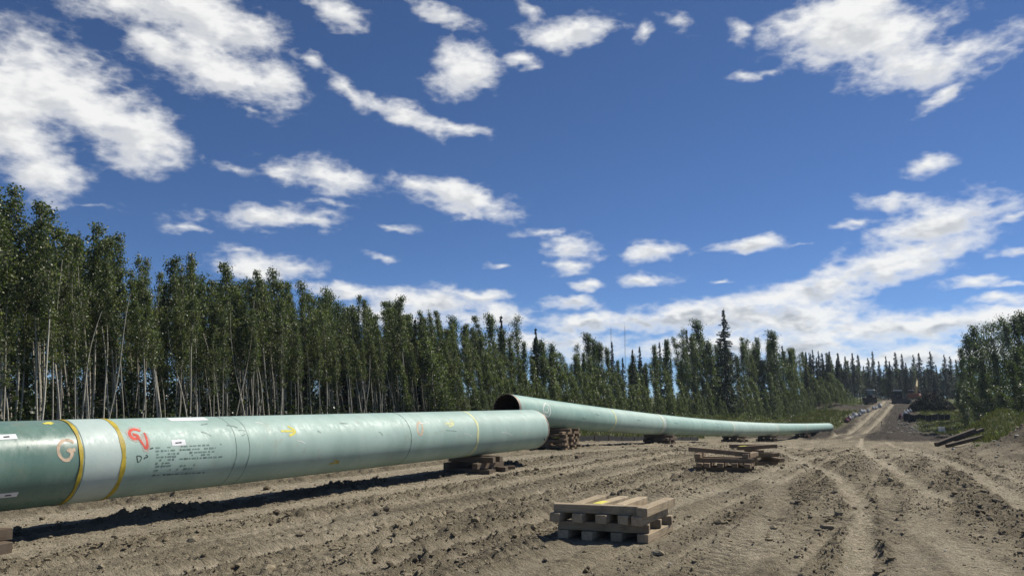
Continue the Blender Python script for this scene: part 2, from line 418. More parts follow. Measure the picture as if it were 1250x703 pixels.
# ------------------------------------------------------------------ terrain, in right-of-way coordinates s (along) and c (across, + to the right)
TH = R(28.8)
U2 = np.array([math.sin(TH), math.cos(TH)]); V2 = np.array([math.cos(TH), -math.sin(TH)])
def sc2xy(s, c): return s * U2[0] + c * V2[0], s * U2[1] + c * V2[1]
def xy2sc(x, y): return x * U2[0] + y * U2[1], x * V2[0] + y * V2[1]
ZP = np.array([(-80, 0), (14, 0), (28, -.04), (46, -.62), (65, -1.45), (79, -2.05), (99, -2.6), (122, -3.0), (134, -2.5), (150, -1.0), (172, .7), (198, 1.8), (260, 2.2), (420, 3), (1200, 6)])
def smooth_profile(s):
    return (np.interp(s - 4, ZP[:, 0], ZP[:, 1]) + 2 * np.interp(s, ZP[:, 0], ZP[:, 1]) + np.interp(s + 4, ZP[:, 0], ZP[:, 1])) / 4
EDGE = np.array([(-25, 14), (-23.5, 25), (-22.3, 33), (-19.4, 45), (-14, 59), (-6, 73), (1.5, 86), (19, 113), (40, 137), (66, 164), (84, 190)])
def base_z(s, c):
    z = smooth_profile(s)
    side = np.where(s < 150, .25 * z, z)
    kl = sstep(-22, -31, c) ; kr = sstep(6.5, 11, c) * sstep(20, 45, s)
    z = z * (1 - kl) + (side + .1) * kl
    z = z * (1 - kr) + (side * 1.0 + .75) * kr
    # topsoil windrow along the right edge
    crest = 4.6 + .6 * np.sin(s * .11) + (s - 45) * .022
    h = .9 * sstep(30, 44, s) * sstep(140, 100, s)
    h = h * (.80 + .35 * pn(s * .16, c * .1, 41))
    z = z + h * np.exp(-((c - crest) / 2.0) ** 2)
    z = z + 2.5 * np.exp(-((s - 84) / 15) ** 2 - ((c - 5.0) / 3.6) ** 2) + 1.25 * np.exp(-((s - 44) / 7) ** 2 - ((c - 5.0) / 1.9) ** 2)
    # spoil humps at the foot of the rise
    for s0, c0, a, ws, wc in ((112, -6.5, .8, 5, 3), (120, -3, .6, 4, 4), (114, -14.5, .6, 4, 2.5), (170, -20, 1.3, 3.5, 3.0), (60, 2.3, .35, 6, 1.2), (50, -1.2, .22, 2.5, 1.0)):
        z = z + a * np.exp(-((s - s0) / ws) ** 2 - ((c - c0) / wc) ** 2)
    return z
# tracks: (points in (s,c), half width, depth, strength)
def ground_px(px, py):
    d = ray(px, py); t = CAM_H / -d[2] if d[2] < -1e-4 else 200.
    for _ in range(60):
        s, c = xy2sc(d[0] * t, d[1] * t); z = float(base_z(np.array([s]), np.array([c]))[0])
        h = CAM_H + d[2] * t - z
        t += max(-5, min(5, h * 2.2)) * (t / 20 if t > 20 else 1)
        if abs(h) < .004: break
    return d[0] * t, d[1] * t, CAM_H + d[2] * t
PXT = [
 ([(1046, 720), (1048, 690), (1052, 654), (1054, 631), (1045, 607), (1030, 588), (1010, 575), (985, 566), (958, 554)], .20, .04, 1.),
 ([(1160, 612), (1125, 597), (1100, 577), (1067, 557), (1050, 545), (1052, 535)], .24, .05, .9),
 ([(1260, 622), (1200, 584), (1166, 567), (1132, 554), (1105, 546), (1085, 540)], .26, .05, .8),
 ([(1260, 660), (1166, 643), (1115, 628), (1068, 622), (1000, 628)], .20, .03, .55),
 ([(1260, 592), (1205, 572), (1165, 556), (1130, 549)], .2, .04, .5),
 ([(1215, 703), (1170, 672), (1130, 650), (1110, 636)], .35, .02, .55),
 ([(1130, 703), (1105, 672), (1090, 640), (1085, 612), (1075, 592)], .2, .03, .45),
 ([(880, 703), (930, 640), (950, 605), (945, 585)], .3, .02, .45),
 ([(880, 618), (940, 632), (975, 640)], .12, .04, .5),
]
TRACKS = []
for pts, w, dp, st in PXT:
    q = [xy2sc(*ground_px(*p)[:2]) for p in pts]
    TRACKS.append((np.array(q), w, dp, st))
for c0, w, dp, st in ((-9.7, .06, .03, .55), (-8.9, .05, .03, .6), (-8.3, .06, .03, .5), (-7.3, .06, .035, .6), (-6.75, .05, .03, .5), (-5.5, .07, .03, .6), (-4.9, .06, .03, .5), (-3.6, .08, .03, .5), (-2.9, .07, .03, .45), (-1.6, .08, .03, .4), (-9.25, .17, .05, .85), (-7.75, .17, .06, .95), (-6.15, .19, .05, .7), (-4.35, .2, .04, .5), (-12.9, .5, .0, .6), (-10.5, .30, .0, .5), (-17.5, .8, .02, .5)):
    q = np.array([(s, c0 + .12 * math.sin(s * .21 + c0) + .002 * (s - 20)) for s in np.arange(-6, 70, 3.)])
    TRACKS.append((q, w, dp, st))
for c0 in (-11.6, -9.6):      # the haul road up the rise
    TRACKS.append((np.array([(s, c0 + .9 * math.sin(s * .045)) for s in np.arange(98, 215, 5.)]), .38, .12, .6))
def dist_poly(s, c, q):
    d = np.full(s.shape, 1e9); 
    for a, b in zip(q[:-1], q[1:]):
        ab = b - a; L = ab @ ab + 1e-9
        t = np.clip(((s - a[0]) * ab[0] + (c - a[1]) * ab[1]) / L, 0, 1)
        d = np.minimum(d, (s - a[0] - t * ab[0]) ** 2 + (c - a[1] - t * ab[1]) ** 2)
    return np.sqrt(d)
def near_bbox(s, c, q, m):
    return (s > q[:, 0].min() - m) & (s < q[:, 0].max() + m) & (c > q[:, 1].min() - m) & (c < q[:, 1].max() + m)
STACKS_FLAT = []     # (s, c, radius) where things stand
def ground(s, c, attrs=False):
    s = np.asarray(s, float); c = np.asarray(c, float)
    z = base_z(s, c)
    fade = 1 / (1 + (np.maximum(s, 0) / 60) ** 2)
    row = sstep(-27, -22, c) * sstep(9.5, 5.5, c)
    trk = np.zeros(s.shape); cut = np.zeros(s.shape); lip = np.zeros(s.shape)
    jig = .10 * fbm(s * 1.1, c * 1.1, 3, 21); jig2 = .09 * fbm(s * 6.1, c * 6.1, 2, 23)
    for q, w, dp, st in TRACKS:
        k = near_bbox(s, c, q, 1.5)
        if not k.any(): continue
        d = dist_poly(s[k], c[k], q) + (jig[k] + jig2[k]) * (w / .2 if w < .3 else 1.5)
        t = sstep(w * 1.5, w * .35, d)
        trk[k] = np.maximum(trk[k], t * st)
        cut[k] = np.maximum(cut[k], t * dp)
        lip[k] = np.maximum(lip[k], dp * np.exp(-((d - w * 1.7) / (w * .6)) ** 2))
    # lanes of churned soil running along the right-of-way
    wc = c + .35 * pn(s * .12, c * .3, 5) + .12 * pn(s * .5, c * .7, 6)
    lane = fbm(s * .035, wc * .85, 3, 7)
    rough = sstep(-.12, .35, lane + .55 * fbm(s * .45, c * .45, 2, 9) + .05)
    smoothpipe = np.maximum(sstep(1.0, .5, np.abs(c + 12.9)), sstep(.75, .3, np.abs(c + 10.55))) * sstep(26, 22, s)
    rough = rough * (1 - .85 * smoothpipe) * (1 - np.clip(trk * 1.1, 0, 1))
    z = z + row * .05 * fbm(s * .18, c * .22, 3, 13)
    z = z + row * .038 * fbm(s * .06, wc * 1.7, 3, 15) * (1 - .7 * smoothpipe)
    supp = np.zeros(s.shape)
    for c0, wd in ((-8.5, .30), (-6.8, .28), (-5.1, .30), (-2.6, .28), (-.9, .28)): supp = np.maximum(supp, np.exp(-((wc - c0) / wd) ** 4) * sstep(-.25, .2, pn(s * .22 + c0, c0 * 3.1 + 0 * s, 31)))
    bil = np.abs(pn(s * 2.3, c * 2.9, 17)) + .6 * np.abs(pn(s * 5.1, c * 5.6, 18)) + .42 * np.abs(pn(s * 9, c * 9, 19))
    z = z + row * (.30 + .70 * rough) * (1 - .8 * np.clip(trk, 0, 1)) * (1 - .7 * smoothpipe) * (1 - .65 * supp) * (.22 * bil - .07)
    z = z + (row * .6 + .4) * (.022 * fbm(s * 4.5, c * 4.5, 3, 25, .65))
    # cleat prints left by crawler tracks
    cleat = np.zeros(s.shape)
    for c0, wd in ((-8.5, .30), (-6.8, .28), (-5.1, .30), (-2.6, .28), (-.9, .28)):
        lanew = np.exp(-((wc - c0) / wd) ** 4) * sstep(-.25, .2, pn(s * .22 + c0, c0 * 3.1 + 0 * s, 31))
        cleat = np.maximum(cleat, lanew)
        z = z + lanew * row * .030 * np.sin((s + .25 * wc) * 2 * np.pi / .24 + .5 * pn(s * .9, c * .9, 33)) * sstep(45, 25, s)
    z = z + trk * row * .010 * np.sin((s * 1.0 + np.abs(((c * 5.5) % 2) - 1) * .06) * 2 * np.pi / .13) * sstep(32, 18, s)
    z = z - cut + lip * (.5 + .9 * np.abs(pn(s * 3, c * 3, 35)))
    # windrow left along the pipe
    bermc = -11.95 + .12 * pn(s * .5, s * 0 + 3.3, 37)
    z = z + .11 * np.exp(-((c - bermc) / .22) ** 2) * sstep(24, 21, s) * np.clip(.35 + 1.6 * pn(s * .33, s * 0 + .7, 38) + .8 * np.abs(pn(s * 2.7, c * 3, 39)), 0, 1.5)
    # cloddy windrow on the right
    wr = np.exp(-((c - 5.0) / 2.6) ** 2) * sstep(28, 40, s) * sstep(150, 120, s)
    z = z + wr * (.42 * (np.abs(pn(s * .8, c * .9, 51)) + .6 * np.abs(pn(s * 1.9, c * 2.1, 52))) - .1)
    far = sstep(90, 105, s) * row
    z = z + far * (.7 * np.abs(pn(s * .35, c * .5, 53)) + .2 * np.abs(pn(s * .9, c * 1.1, 54)) - .15) * (1 - np.clip(trk, 0, 1)) * sstep(.2, 2.4, np.abs(c + 10.6))
    for s0, c0, r in STACKS_FLAT:
        k = np.exp(-(((s - s0) ** 2 + (c - c0) ** 2) / (r * r)) ** 2)
        z = z * (1 - k) + (base_z(np.array([s0]), np.array([c0]))[0] - .015) * k
    if not attrs: return z
    dry = np.clip(trk + .30 * sstep(100, 112, s) * sstep(2.9, 1.9, np.abs(c + 10.6)) + .75 * smoothpipe + .55 * sstep(.18, -.25, lane) * sstep(-.2, .3, fbm(s * .3, c * .3, 2, 61)), 0, 1)
    moist = np.clip(.30 * sstep(-.25, .4, fbm(s * .25, wc * .8, 3, 63) + .25 * rough) + far * (.45 + .55 * sstep(1.6, 2.8, np.abs(c + 10.6))) + .75 * wr * sstep(70, 48, s), 0, 1) * (1 - trk)
    green = np.clip(sstep(-21.5, -25, c - 4.0 * sstep(95, 118, s) - 5.0 * sstep(122, 136, s) + 1.6 * fbm(s * .15, c * .2, 2, 65)) + sstep(50, 60, s) * sstep(1.2, 2.8, c + 1.2 * fbm(s * .2, c * .3, 2, 66)) + sstep(10, 13, c) + sstep(118, 128, s) * sstep(-4.5, -2.5, c + fbm(s * .2, c * .3, 2, 67)), 0, 1)
    green = green * (1 - sstep(158, 168, s) * sstep(-32, -24, c) * sstep(-1, -5, c))
    return z, dry, moist * (1 - green), green
def gz(x, y):
    s, c = xy2sc(x, y)
    return float(ground(np.array([s]), np.array([c]))[0])

# where the timber stacks and cribs stand
def px_sc(px, py):
    x, y, z = ground_px(px, py); return xy2sc(x, y)
NEAR_STACK = px_sc(748, 652); MID_STACK = px_sc(884, 573); MID_STACK2 = px_sc(925, 566)
STACKS_FLAT += [(NEAR_STACK[0], NEAR_STACK[1], 1.0), (MID_STACK[0], MID_STACK[1], 1.2), (MID_STACK2[0], MID_STACK2[1], 1.0)]

def axis_rows():
    s = list(np.arange(-14, 3.5, .25)) + list(np.arange(3.5, 21, .048))
    d = .048
    while s[-1] < 1100: d *= 1.0125; s.append(s[-1] + d)
    c = list(np.arange(-14.2, 3.0, .05))
    lo, d = [-14.2], .05
    while lo[-1] > -600: d *= 1.045; lo.append(lo[-1] - d)
    hi, d = [c[-1]], .05
    while hi[-1] < 500: d *= 1.035; hi.append(hi[-1] + d)
    return np.array(s), np.array(lo[1:][::-1] + c + hi[1:])
S1, C1 = axis_rows()
SS, CC = np.meshgrid(S1, C1, indexing='ij')
Z, DRY, MOI, GRN = ground(SS.ravel(), CC.ravel(), True)
GX, GY = sc2xy(SS.ravel(), CC.ravel())
ni, nj = SS.shape
I = (np.arange(ni - 1)[:, None] * nj + np.arange(nj - 1)[None, :]).ravel()
gm = np_mesh('ground', np.stack([GX, GY, Z], 1), np.stack([I, I + nj, I + nj + 1, I + 1], 1)[:, ::-1], SOIL, True)
for nm, a in (('dry', DRY), ('moist', MOI), ('green', GRN)):
    at = gm.attributes.new(nm, 'FLOAT', 'POINT'); at.data.foreach_set('value', a.astype(np.float32))
tag(ob('ground', gm), kind='structure')
print('ground quads', len(I))

# ------------------------------------------------------------------ loose clods and stones
def ico(sub):
    bm = bmesh.new(); bmesh.ops.create_icosphere(bm, subdivisions=sub, radius=1)
    v = np.array([x.co[:] for x in bm.verts]); f = np.array([[q.index for q in p.verts] for p in bm.faces]); bm.free(); return v, f
ICV, ICF = ico(1)
OCV = np.array([(1, 0, 0), (-1, 0, 0), (0, 1, 0), (0, -1, 0), (0, 0, 1), (0, 0, -1)], float); OCF = np.array([(0, 2, 4), (2, 1, 4), (1, 3, 4), (3, 0, 4), (2, 0, 5), (1, 2, 5), (3, 1, 5), (0, 3, 5)])
def scatter_lumps(name, S, Cc, size, mat, label, cat, flat=.65, sink=.25, ICV=ICV, ICF=ICF):
    n = len(S); x, y = sc2xy(S, Cc); z = ground(S, Cc)
    th = rng.uniform(0, 2 * np.pi, n); jit = rng.uniform(.55, 1.25, (n, len(ICV), 1))
    v = ICV[None] * jit * np.stack([size * rng.uniform(.8, 1.5, n), size, size * flat], 1)[:, None, :]
    ct, st = np.cos(th)[:, None], np.sin(th)[:, None]
    vx = v[..., 0] * ct - v[..., 1] * st; vy = v[..., 0] * st + v[..., 1] * ct
    v = np.stack([vx + x[:, None], vy + y[:, None], v[..., 2] + (z + size * flat * (1 - 2 * sink))[:, None]], -1)
    F = (ICF[None] + (np.arange(n) * len(ICV))[:, None, None]).reshape(-1, 3)
    o = ob(name, np_mesh(name, v.reshape(-1, 3), F, mat, False))
    return tag(o, label, cat, kind='stuff')
n = 46000
S = 3.5 + 42 * rng.power(.62, n) ; Cc = rng.uniform(-13.5, 5.5, n)
S, Cc = np.concatenate([S, rng.uniform(32, 56, 4500)]), np.concatenate([Cc, rng.normal(4.2, 1.3, 4500)])
wcc = Cc + .35 * pn(S * .12, Cc * .3, 5) + .12 * pn(S * .5, Cc * .7, 6)
lane = fbm(S * .035, wcc * .85, 3, 7); rg = lane + .55 * fbm(S * .45, Cc * .45, 2, 9)
dmin = np.full(len(S), 9.)
for q, w, dp, st in TRACKS: dmin = np.minimum(dmin, dist_poly(S, Cc, q) - w)
keep = ((rng.uniform(-.25, .45, len(S)) < rg) & (dmin > .02) & ~((np.abs(Cc + 12.9) < .8) & (S < 24)) & ~((np.abs(Cc + 10.6) < .4) & (S < 24))) | (rng.uniform(0, 1, len(S)) < .06)
S, Cc = S[keep], Cc[keep]
size = np.clip(rng.lognormal(-4.1, .60, len(S)), .010, .080) * (1 + .006 * S)
scatter_lumps('soil_clods', S, Cc, size, CLOD, 'crumbled brown clods of soil strewn over the churned ground', 'soil clods')
print('clods', len(S))
n = 70000
S = 3.5 + 30 * rng.power(.75, n); Cc = rng.uniform(-13.5, 5.5, n)
wcc = Cc + .35 * pn(S * .12, Cc * .3, 5) + .12 * pn(S * .5, Cc * .7, 6)
rg = fbm(S * .035, wcc * .85, 3, 7) + .55 * fbm(S * .45, Cc * .45, 2, 9)
dmin = np.full(len(S), 9.)
for q, w, dp, st in TRACKS: dmin = np.minimum(dmin, dist_poly(S, Cc, q) - w)
keep = ((rng.uniform(-.55, .30, n) < rg) & (dmin > -.02)) & ~((np.abs(Cc + 12.9) < .8) & (S < 24) & (rng.uniform(0, 1, n) < .8))
S, Cc = S[keep], Cc[keep]
scatter_lumps('soil_crumbs', S, Cc, rng.uniform(.007, .022, len(S)) * (1 + .008 * S), CLOD, 'fine crumbs of dry soil between the clods', 'soil crumbs', .8, .2, OCV, OCF)
print('crumbs', len(S))
x0, y0, _ = ground_px(1128, 524)
s0, c0 = xy2sc(x0, y0)
S = np.concatenate([rng.normal(s0, 7, 260), rng.uniform(6, 26, 160), rng.uniform(32, 60, 60)]); Cc = np.concatenate([rng.normal(c0 - 1, 2.2, 260), rng.uniform(-10, 1, 160), rng.normal(4.2, 1.6, 60)])
size = np.concatenate([rng.uniform(.06, .20, 260), rng.uniform(.010, .022, 160), rng.uniform(.04, .13, 60)])
scatter_lumps('stones', S, Cc, size, STONE, 'pale stones and rubble scattered on the bare ground', 'stones')

# ------------------------------------------------------------------ pipes
RAD = .61
def pipe_frame(axis_pts):
    """smooth axis: returns function t -> (point, tangent), total length"""
    P = np.array(axis_pts, float)
    L = np.concatenate([[0], np.cumsum(np.linalg.norm(np.diff(P, axis=0), axis=1))])
    def at(t):
        p = np.array([np.interp(t, L, P[:, k]) for k in range(3)])
        a = np.array([np.interp(t - .2, L, P[:, k]) for k in range(3)]); b = np.array([np.interp(t + .2, L, P[:, k]) for k in range(3)])
        if t < .2: a = 2 * p - b if t <= 0 else a
        d = b - a; n = np.linalg.norm(d)
        return p, d / n
    return at, L[-1]
def ring_pt(at, t, phi, r):
    p, u = at(t)
    side = np.array([u[1], -u[0], 0]); side /= np.linalg.norm(side)     # towards the camera side
    up = np.cross(side, u)
    if up[2] < 0: up = -up
    return p + r * (math.cos(phi) * up + math.sin(phi) * side)
def shell(name, at, ts, r0, r1, mat, parent, seg=72, ends=True, phis=None):
    full = phis is None
    ph = np.linspace(0, 2 * math.pi, seg, endpoint=False) if full else np.array(phis)
    n = len(ph); V = []; F = []
    prof = []      # closed profile: outer from first to last, inner back
    for t in ts: prof.append((t, r1))
    if ends:
        for t in ts[::-1]: prof.append((t, r0))
    for t, r in prof:
        for p in ph: V.append(ring_pt(at, t, p, r))
    m = len(prof)
    for i in range(m if ends else m - 1):
        j = (i + 1) % m
        for k in range(n if full else n - 1):
            k2 = (k + 1) % n
            F.append((i * n + k, i * n + k2, j * n + k2, j * n + k))
    me = np_mesh(name, np.array(V), np.array(F), mat, True)
    bm = bmesh.new(); bm.from_mesh(me); bmesh.ops.recalc_face_normals(bm, faces=bm.faces)
    for e in bm.edges:
        if len(e.link_faces) == 2 and e.calc_face_angle(0) > .6: e.smooth = False
    bm.to_mesh(me); bm.free()
    return ob(name, me, parent)
def hit_pipe(at, L, px, py):
    """(t, phi) where the sight line of a photo pixel meets the pipe's surface"""
    d = ray(px, py); d /= np.linalg.norm(d); o = np.array([0, 0, CAM_H])
    best = None
    ts = np.linspace(0, L, 241)
    for a, b in zip(ts[:-1], ts[1:]):
        p, u = at((a + b) / 2); w = o - p
        dd = d - (d @ u) * u; ww = w - (w @ u) * u
        A, B, Cq = dd @ dd, 2 * dd @ ww, ww @ ww - RAD ** 2
        disc = B * B - 4 * A * Cq
        if disc < 0:
            k = -B / (2 * A)
        else: k = (-B - math.sqrt(disc)) / (2 * A)
        h = o + k * d; t = (a + b) / 2 + (h - p) @ u
        if a - .02 <= t <= b + .02:
            side = np.array([u[1], -u[0], 0]); side /= np.linalg.norm(side); up = np.cross(side, u)
            if up[2] < 0: up = -up
            q = h - p
            return t, math.atan2(q @ side, q @ up)
    return None
def stroke(name, at, L, px_pts, width, mat, parent, lift=.0025, closed=False, join=None):
    q = [hit_pipe(at, L, *p) for p in px_pts]; q = [(t, ph * RAD) for t, ph in [x for x in q if x]]
    if closed: q.append(q[0])
    pts = []
    for a, b in zip(q[:-1], q[1:]):
        m = max(2, int(math.hypot(b[0] - a[0], b[1] - a[1]) / .04))
        for i in range(m): pts.append((a[0] + (b[0] - a[0]) * i / m, a[1] + (b[1] - a[1]) * i / m))
    pts.append(q[-1])
    pts = np.array(pts)
    if len(pts) > 5:
        for _ in range(2): pts[1:-1] = (pts[:-2] + 2 * pts[1:-1] + pts[2:]) / 4
    V = []; F = []
    for i, p in enumerate(pts):
        d = pts[min(i + 1, len(pts) - 1)] - pts[max(i - 1, 0)]; d = d / (np.linalg.norm(d) + 1e-9); nrm = np.array([-d[1], d[0]])
        w = width / 2 * (.75 + .5 * random.random())
        for sgn in (-1, 0, 1):
            a = p + nrm * w * sgn; V.append(ring_pt(at, a[0], a[1] / RAD, RAD + lift))
        if i: b = (i - 1) * 3; F += [(b, b + 1, b + 4, b + 3), (b + 1, b + 2, b + 5, b + 4)]
    if join is not None:
        base = len(join[0]); join[0].extend(V); join[1].extend([tuple(k + base for k in f) for f in F]); return None
    return ob(name, np_mesh(name, np.array(V), np.array(F), mat, True), parent)
def patch(name, at, L, px_pt, lt, lc, mat, parent, lift=.003, skew=0.):
    h = hit_pipe(at, L, *px_pt)
    t, ph = h; V = []; F = []
    nt, nc = 4, 4
    for i in range(nt + 1):
        for j in range(nc + 1):
            a = (j / nc - .5) * lc
            V.append(ring_pt(at, t + (i / nt - .5) * lt + skew * a, ph + a / RAD, RAD + lift))
    for i in range(nt):
        for j in range(nc):
            b = i * (nc + 1) + j; F.append((b, b + 1, b + nc + 2, b + nc + 1))
    return ob(name, np_mesh(name, np.array(V), np.array(F), mat, True), parent)

# --- near pipe, fitted so that its outline follows the photograph
def fit_p1():
    u = np.array([U2[0], U2[1], 0]); nrm = np.array([-V2[0], -V2[1], 0])
    return u, nrm
u1, n1v = fit_p1()
PIPE1_C, PIPE1_Z = 11.4, 1.05
def p1_point(px):   # axis point seen at column px
    d = ray(px, 530); k = PIPE1_C / (d @ n1v); return d * k
pA = p1_point(0); sA = pA @ u1
dE = ray(650, 525); sE = (dE * (PIPE1_C / (dE @ n1v))) @ u1
o1 = n1v * PIPE1_C + np.array([0, 0, PIPE1_Z])
P1_START = sA - 7.0
at1, L1 = pipe_frame([o1 + u1 * P1_START, o1 + u1 * sE])
pipe1 = tag(empty('pipeline_pipe', tuple(o1 + u1 * ((P1_START + sE) / 2) - np.array([0, 0, PIPE1_Z]))), 'long pale green steel pipe in the foreground at left with spray markings and weld wrap', 'pipe')
def par(o, p):
    o.parent = p; o.matrix_parent_inverse = Matrix.Translation(p.location).inverted(); return o
def t1_at(px, py=545): return hit_pipe(at1, L1, px, py)[0]
tw0, tw1 = t1_at(104, 560), t1_at(146, 560)
def sec(name, a, b, mat, r=RAD, at=at1, L=L1, parent=pipe1, step=1.2):
    ts = np.linspace(a, b, max(2, int((b - a) / step) + 1)); return par(shell(name, at, list(ts), r - .016, r, mat, None), parent)
sec('pipe_section', 0, tw0, COAT_DARK)
tj = t1_at(502, 530)
sec('pipe_section', tw1, tj, COAT_PALE)
sec('pipe_section', tj, L1 - .11, COAT_PALE)
sec('bare_pipe_end', L1 - .11, L1 - .012, BARE, RAD - .004)
par(shell('bevelled_rim', at1, [L1 - .012, L1], RAD - .022, RAD - .007, BARE, None), pipe1)
par(shell('weld_wrap', at1, list(np.linspace(tw0 - .06, tw1 + .06, 5)), RAD, RAD + .005, COAT_WRAP, None), pipe1)
def ring(at, t, w, mat, parent, lift=.007, name='paint_ring', wob=.0, gap=None):
    V = []; F = []; n = 96
    for k in range(n):
        ph = 2 * math.pi * k / n; j = wob * math.sin(3 * ph + t) + wob * .6 * math.sin(7 * ph + 2 * t); ww = w * (.8 + .35 * math.sin(5 * ph + t) ** 2)
        V += [ring_pt(at, t + j - ww / 2, ph, RAD + lift), ring_pt(at, t + j + ww / 2, ph, RAD + lift)]
    for k in range(n):
        a, b = 2 * k, 2 * ((k + 1) % n); F.append((a, a + 1, b + 1, b))
    return par(ob(name, np_mesh(name, np.array(V), np.array(F), mat, True)), parent)
ring(at1, tw0 - .055, .055, SPRAY_Y2, pipe1, .0085, wob=.002)
ring(at1, tw0 - .012, .02, INK_GREY, pipe1, .0065, 'coating_edge')
ring(at1, tw1 + .065, .075, SPRAY_Y2, pipe1, .0085, wob=.002)
ring(at1, t1_at(583, 520), .10, SPRAY_PALE_Y, pipe1, .003, wob=.03)
for px in (288, 304): ring(at1, t1_at(px, 540), .014, INK_GREY, pipe1, .002, 'scuff_ring', wob=.01)
ring(at1, tj, .03, INK_GREY, pipe1, .002, 'weld_seam')
# sprayed and stencilled marks
def mark(*a, **k): return par(stroke(*a, **k), pipe1)
mark('spray_letter', at1, L1, [(90, 540), (84, 536), (76, 537), (70, 545), (71, 555), (77, 562), (84, 562), (88, 556), (89, 550), (79, 549), (92, 549)], .05, SPRAY_TAN, None)
mark('overspray', at1, L1, [(172, 524), (162, 522), (156, 528), (160, 536), (168, 538), (172, 533), (176, 545), (180, 551), (180, 540), (176, 529)], .095, SPRAY_PINK, None, lift=.0018)
mark('spray_letter', at1, L1, [(171, 526), (164, 523), (157, 526), (158, 532), (163, 536), (169, 535), (169, 531), (162, 530)], .05, SPRAY_R, None, lift=.0035)
mark('spray_arrow', at1, L1, [(169, 535), (175, 543), (179, 550), (180, 543), (179, 536), (176, 528)], .035, SPRAY_R, None, lift=.0038)
for pts in ([(343, 526), (358, 526)], [(351, 520), (359, 524), (361, 527), (358, 530), (353, 531)]): mark('spray_arrow', at1, L1, pts, .05, SPRAY_Y, None)
for pts in ([(543, 517), (553, 516)], [(549, 512), (553, 514), (554, 517), (552, 519), (548, 520)]): mark('spray_arrow', at1, L1, pts, .055, SPRAY_PALE_Y, None)
for pts in ([(402, 566), (414, 564)], [(408, 562), (415, 563), (411, 566)]): mark('spray_arrow', at1, L1, pts, .04, SPRAY_Y2, None)
mark('spray_oval', at1, L1, [(510, 516), (514, 515), (516, 524), (515, 531), (511, 530), (509, 523)], .06, SPRAY_TAN, None, lift=.0015, closed=True)
mark('spray_cross', at1, L1, [(53, 517), (64, 515.6)], .06, SPRAY_Y, None); mark('spray_cross', at1, L1, [(57, 515), (63, 518)], .05, SPRAY_Y, None)
mark('ink_scribble', at1, L1, [(167, 556), (175, 556), (168, 567), (167, 556)], .012, INK, None)
mark('ink_scribble', at1, L1, [(176, 560), (177, 557), (180, 559), (181, 556), (178, 555)], .016, INK, None)
mark('ink_scribble', at1, L1, [(183, 547), (185, 548), (185, 546), (187, 547)], .016, INK, None)
mark('ink_scribble', at1, L1, [(152, 558), (154, 558), (153, 560)], .02, INK, None)
mark('ink_scribble', at1, L1, [(33, 545), (35, 545), (35, 549), (33, 548)], .02, INK_GREY, None)
STK = {}
STK[(8, 533)] = par(patch('sticker', at1, L1, (8, 533), .26, .085, PAPER, None), pipe1)
STK[(10, 604)] = par(patch('sticker', at1, L1, (10, 604), .24, .075, PAPER, None), pipe1)
STK[(218, 540)] = par(patch('sticker', at1, L1, (218, 540), .26, .10, PAPER, None), pipe1)
par(patch('sticker', at1, L1, (229, 511.2), .75, .16, PAPER, None), pipe1)
for (x, y) in ((8, 533), (10, 604), (218, 540)):
    par(stroke('sticker_print', at1, L1, [(x - 4, y + .6), (x + 3.5, y - .2)], .022, INK, None, lift=.0045), STK[(x, y)])
J = ([], [])
lines = [(190, 546.5, 274, 5), (190, 550.5, 270, 4), (191, 554.5, 262, 6), (191, 558, 216, 3), (234, 555.5, 258, 3), (191, 561.5, 272, 6), (190, 565.5, 208, 3), (190, 569, 216, 3), (220, 568, 238, 2), (188, 574, 236, 4), (186, 580, 250, 2)]
for xa, ya, xb, k in lines:
    x = xa
    while x < xb:
        w = random.uniform(1.2, 5.5); yy = ya - (x - xa) * .055
        if random.random() < .8: stroke('', at1, L1, [(x, yy), (min(x + w, xb), yy - w * .055)], .022 if random.random() < .7 else .03, INK, None, lift=.002, join=J)
        x += w + random.uniform(.8, 2.2)
par(tag(ob('stencil_lettering', np_mesh('stencil_lettering', np.array(J[0]), np.array(J[1]), INK_GREY)), kind='stuff'), pipe1)
for k in range(16):     # drag scuffs
    px, py = random.uniform(200, 620), random.uniform(515, 540); dx = random.uniform(4, 14); dy = random.uniform(-2, 5)
    h = hit_pipe(at1, L1, px, py); h2 = hit_pipe(at1, L1, px + dx, py + dy)
    if h and h2: mark('scuff', at1, L1, [(px, py), (px + dx * .5, py + dy * .2), (px + dx, py + dy)], random.uniform(.012, .03), INK_GREY if random.random() < .6 else SPRAY_W, None, lift=.0015)

# --- far pipe string running down into the dip
COLS = [(618, 498.5), (673, 506), (720, 511.4), (802, 517.2), (897, 523.2), (950, 523.6), (1012, 521.2)]
C2 = -15.1
p2 = []
for px, py in COLS:
    d = ray(px, py); k = C2 / (d[0] * V2[0] + d[1] * V2[1]); p2.append(np.array([0, 0, CAM_H]) + d * k)
p2 = np.array(p2)
s2 = p2[:, 0] * U2[0] + p2[:, 1] * U2[1]
cz = np.polyfit(s2, p2[:, 2], 3)
print('pipe2 s', s2.round(1), 'z', p2[:, 2].round(2), 'fit', np.polyval(cz, s2).round(2))
sv = np.linspace(s2[0], s2[-1], 40)
ax2 = [(sc2xy(s, C2)[0], sc2xy(s, C2)[1], float(np.polyval(cz, s))) for s in sv]
at2, L2 = pipe_frame(ax2)
mid = ax2[20]
pipe2 = tag(empty('pipeline_pipe', (mid[0], mid[1], mid[2] - 1.0)), 'green welded pipe string with an open near end, sloping away behind the foreground pipe', 'pipe')
def t2_at(px, py): return hit_pipe(at2, L2, px, py)[0]
joints = [.16, t2_at(752, 512), t2_at(812, 518), t2_at(897, 524), t2_at(951, 524), t2_at(986, 523), L2 - 1.2]
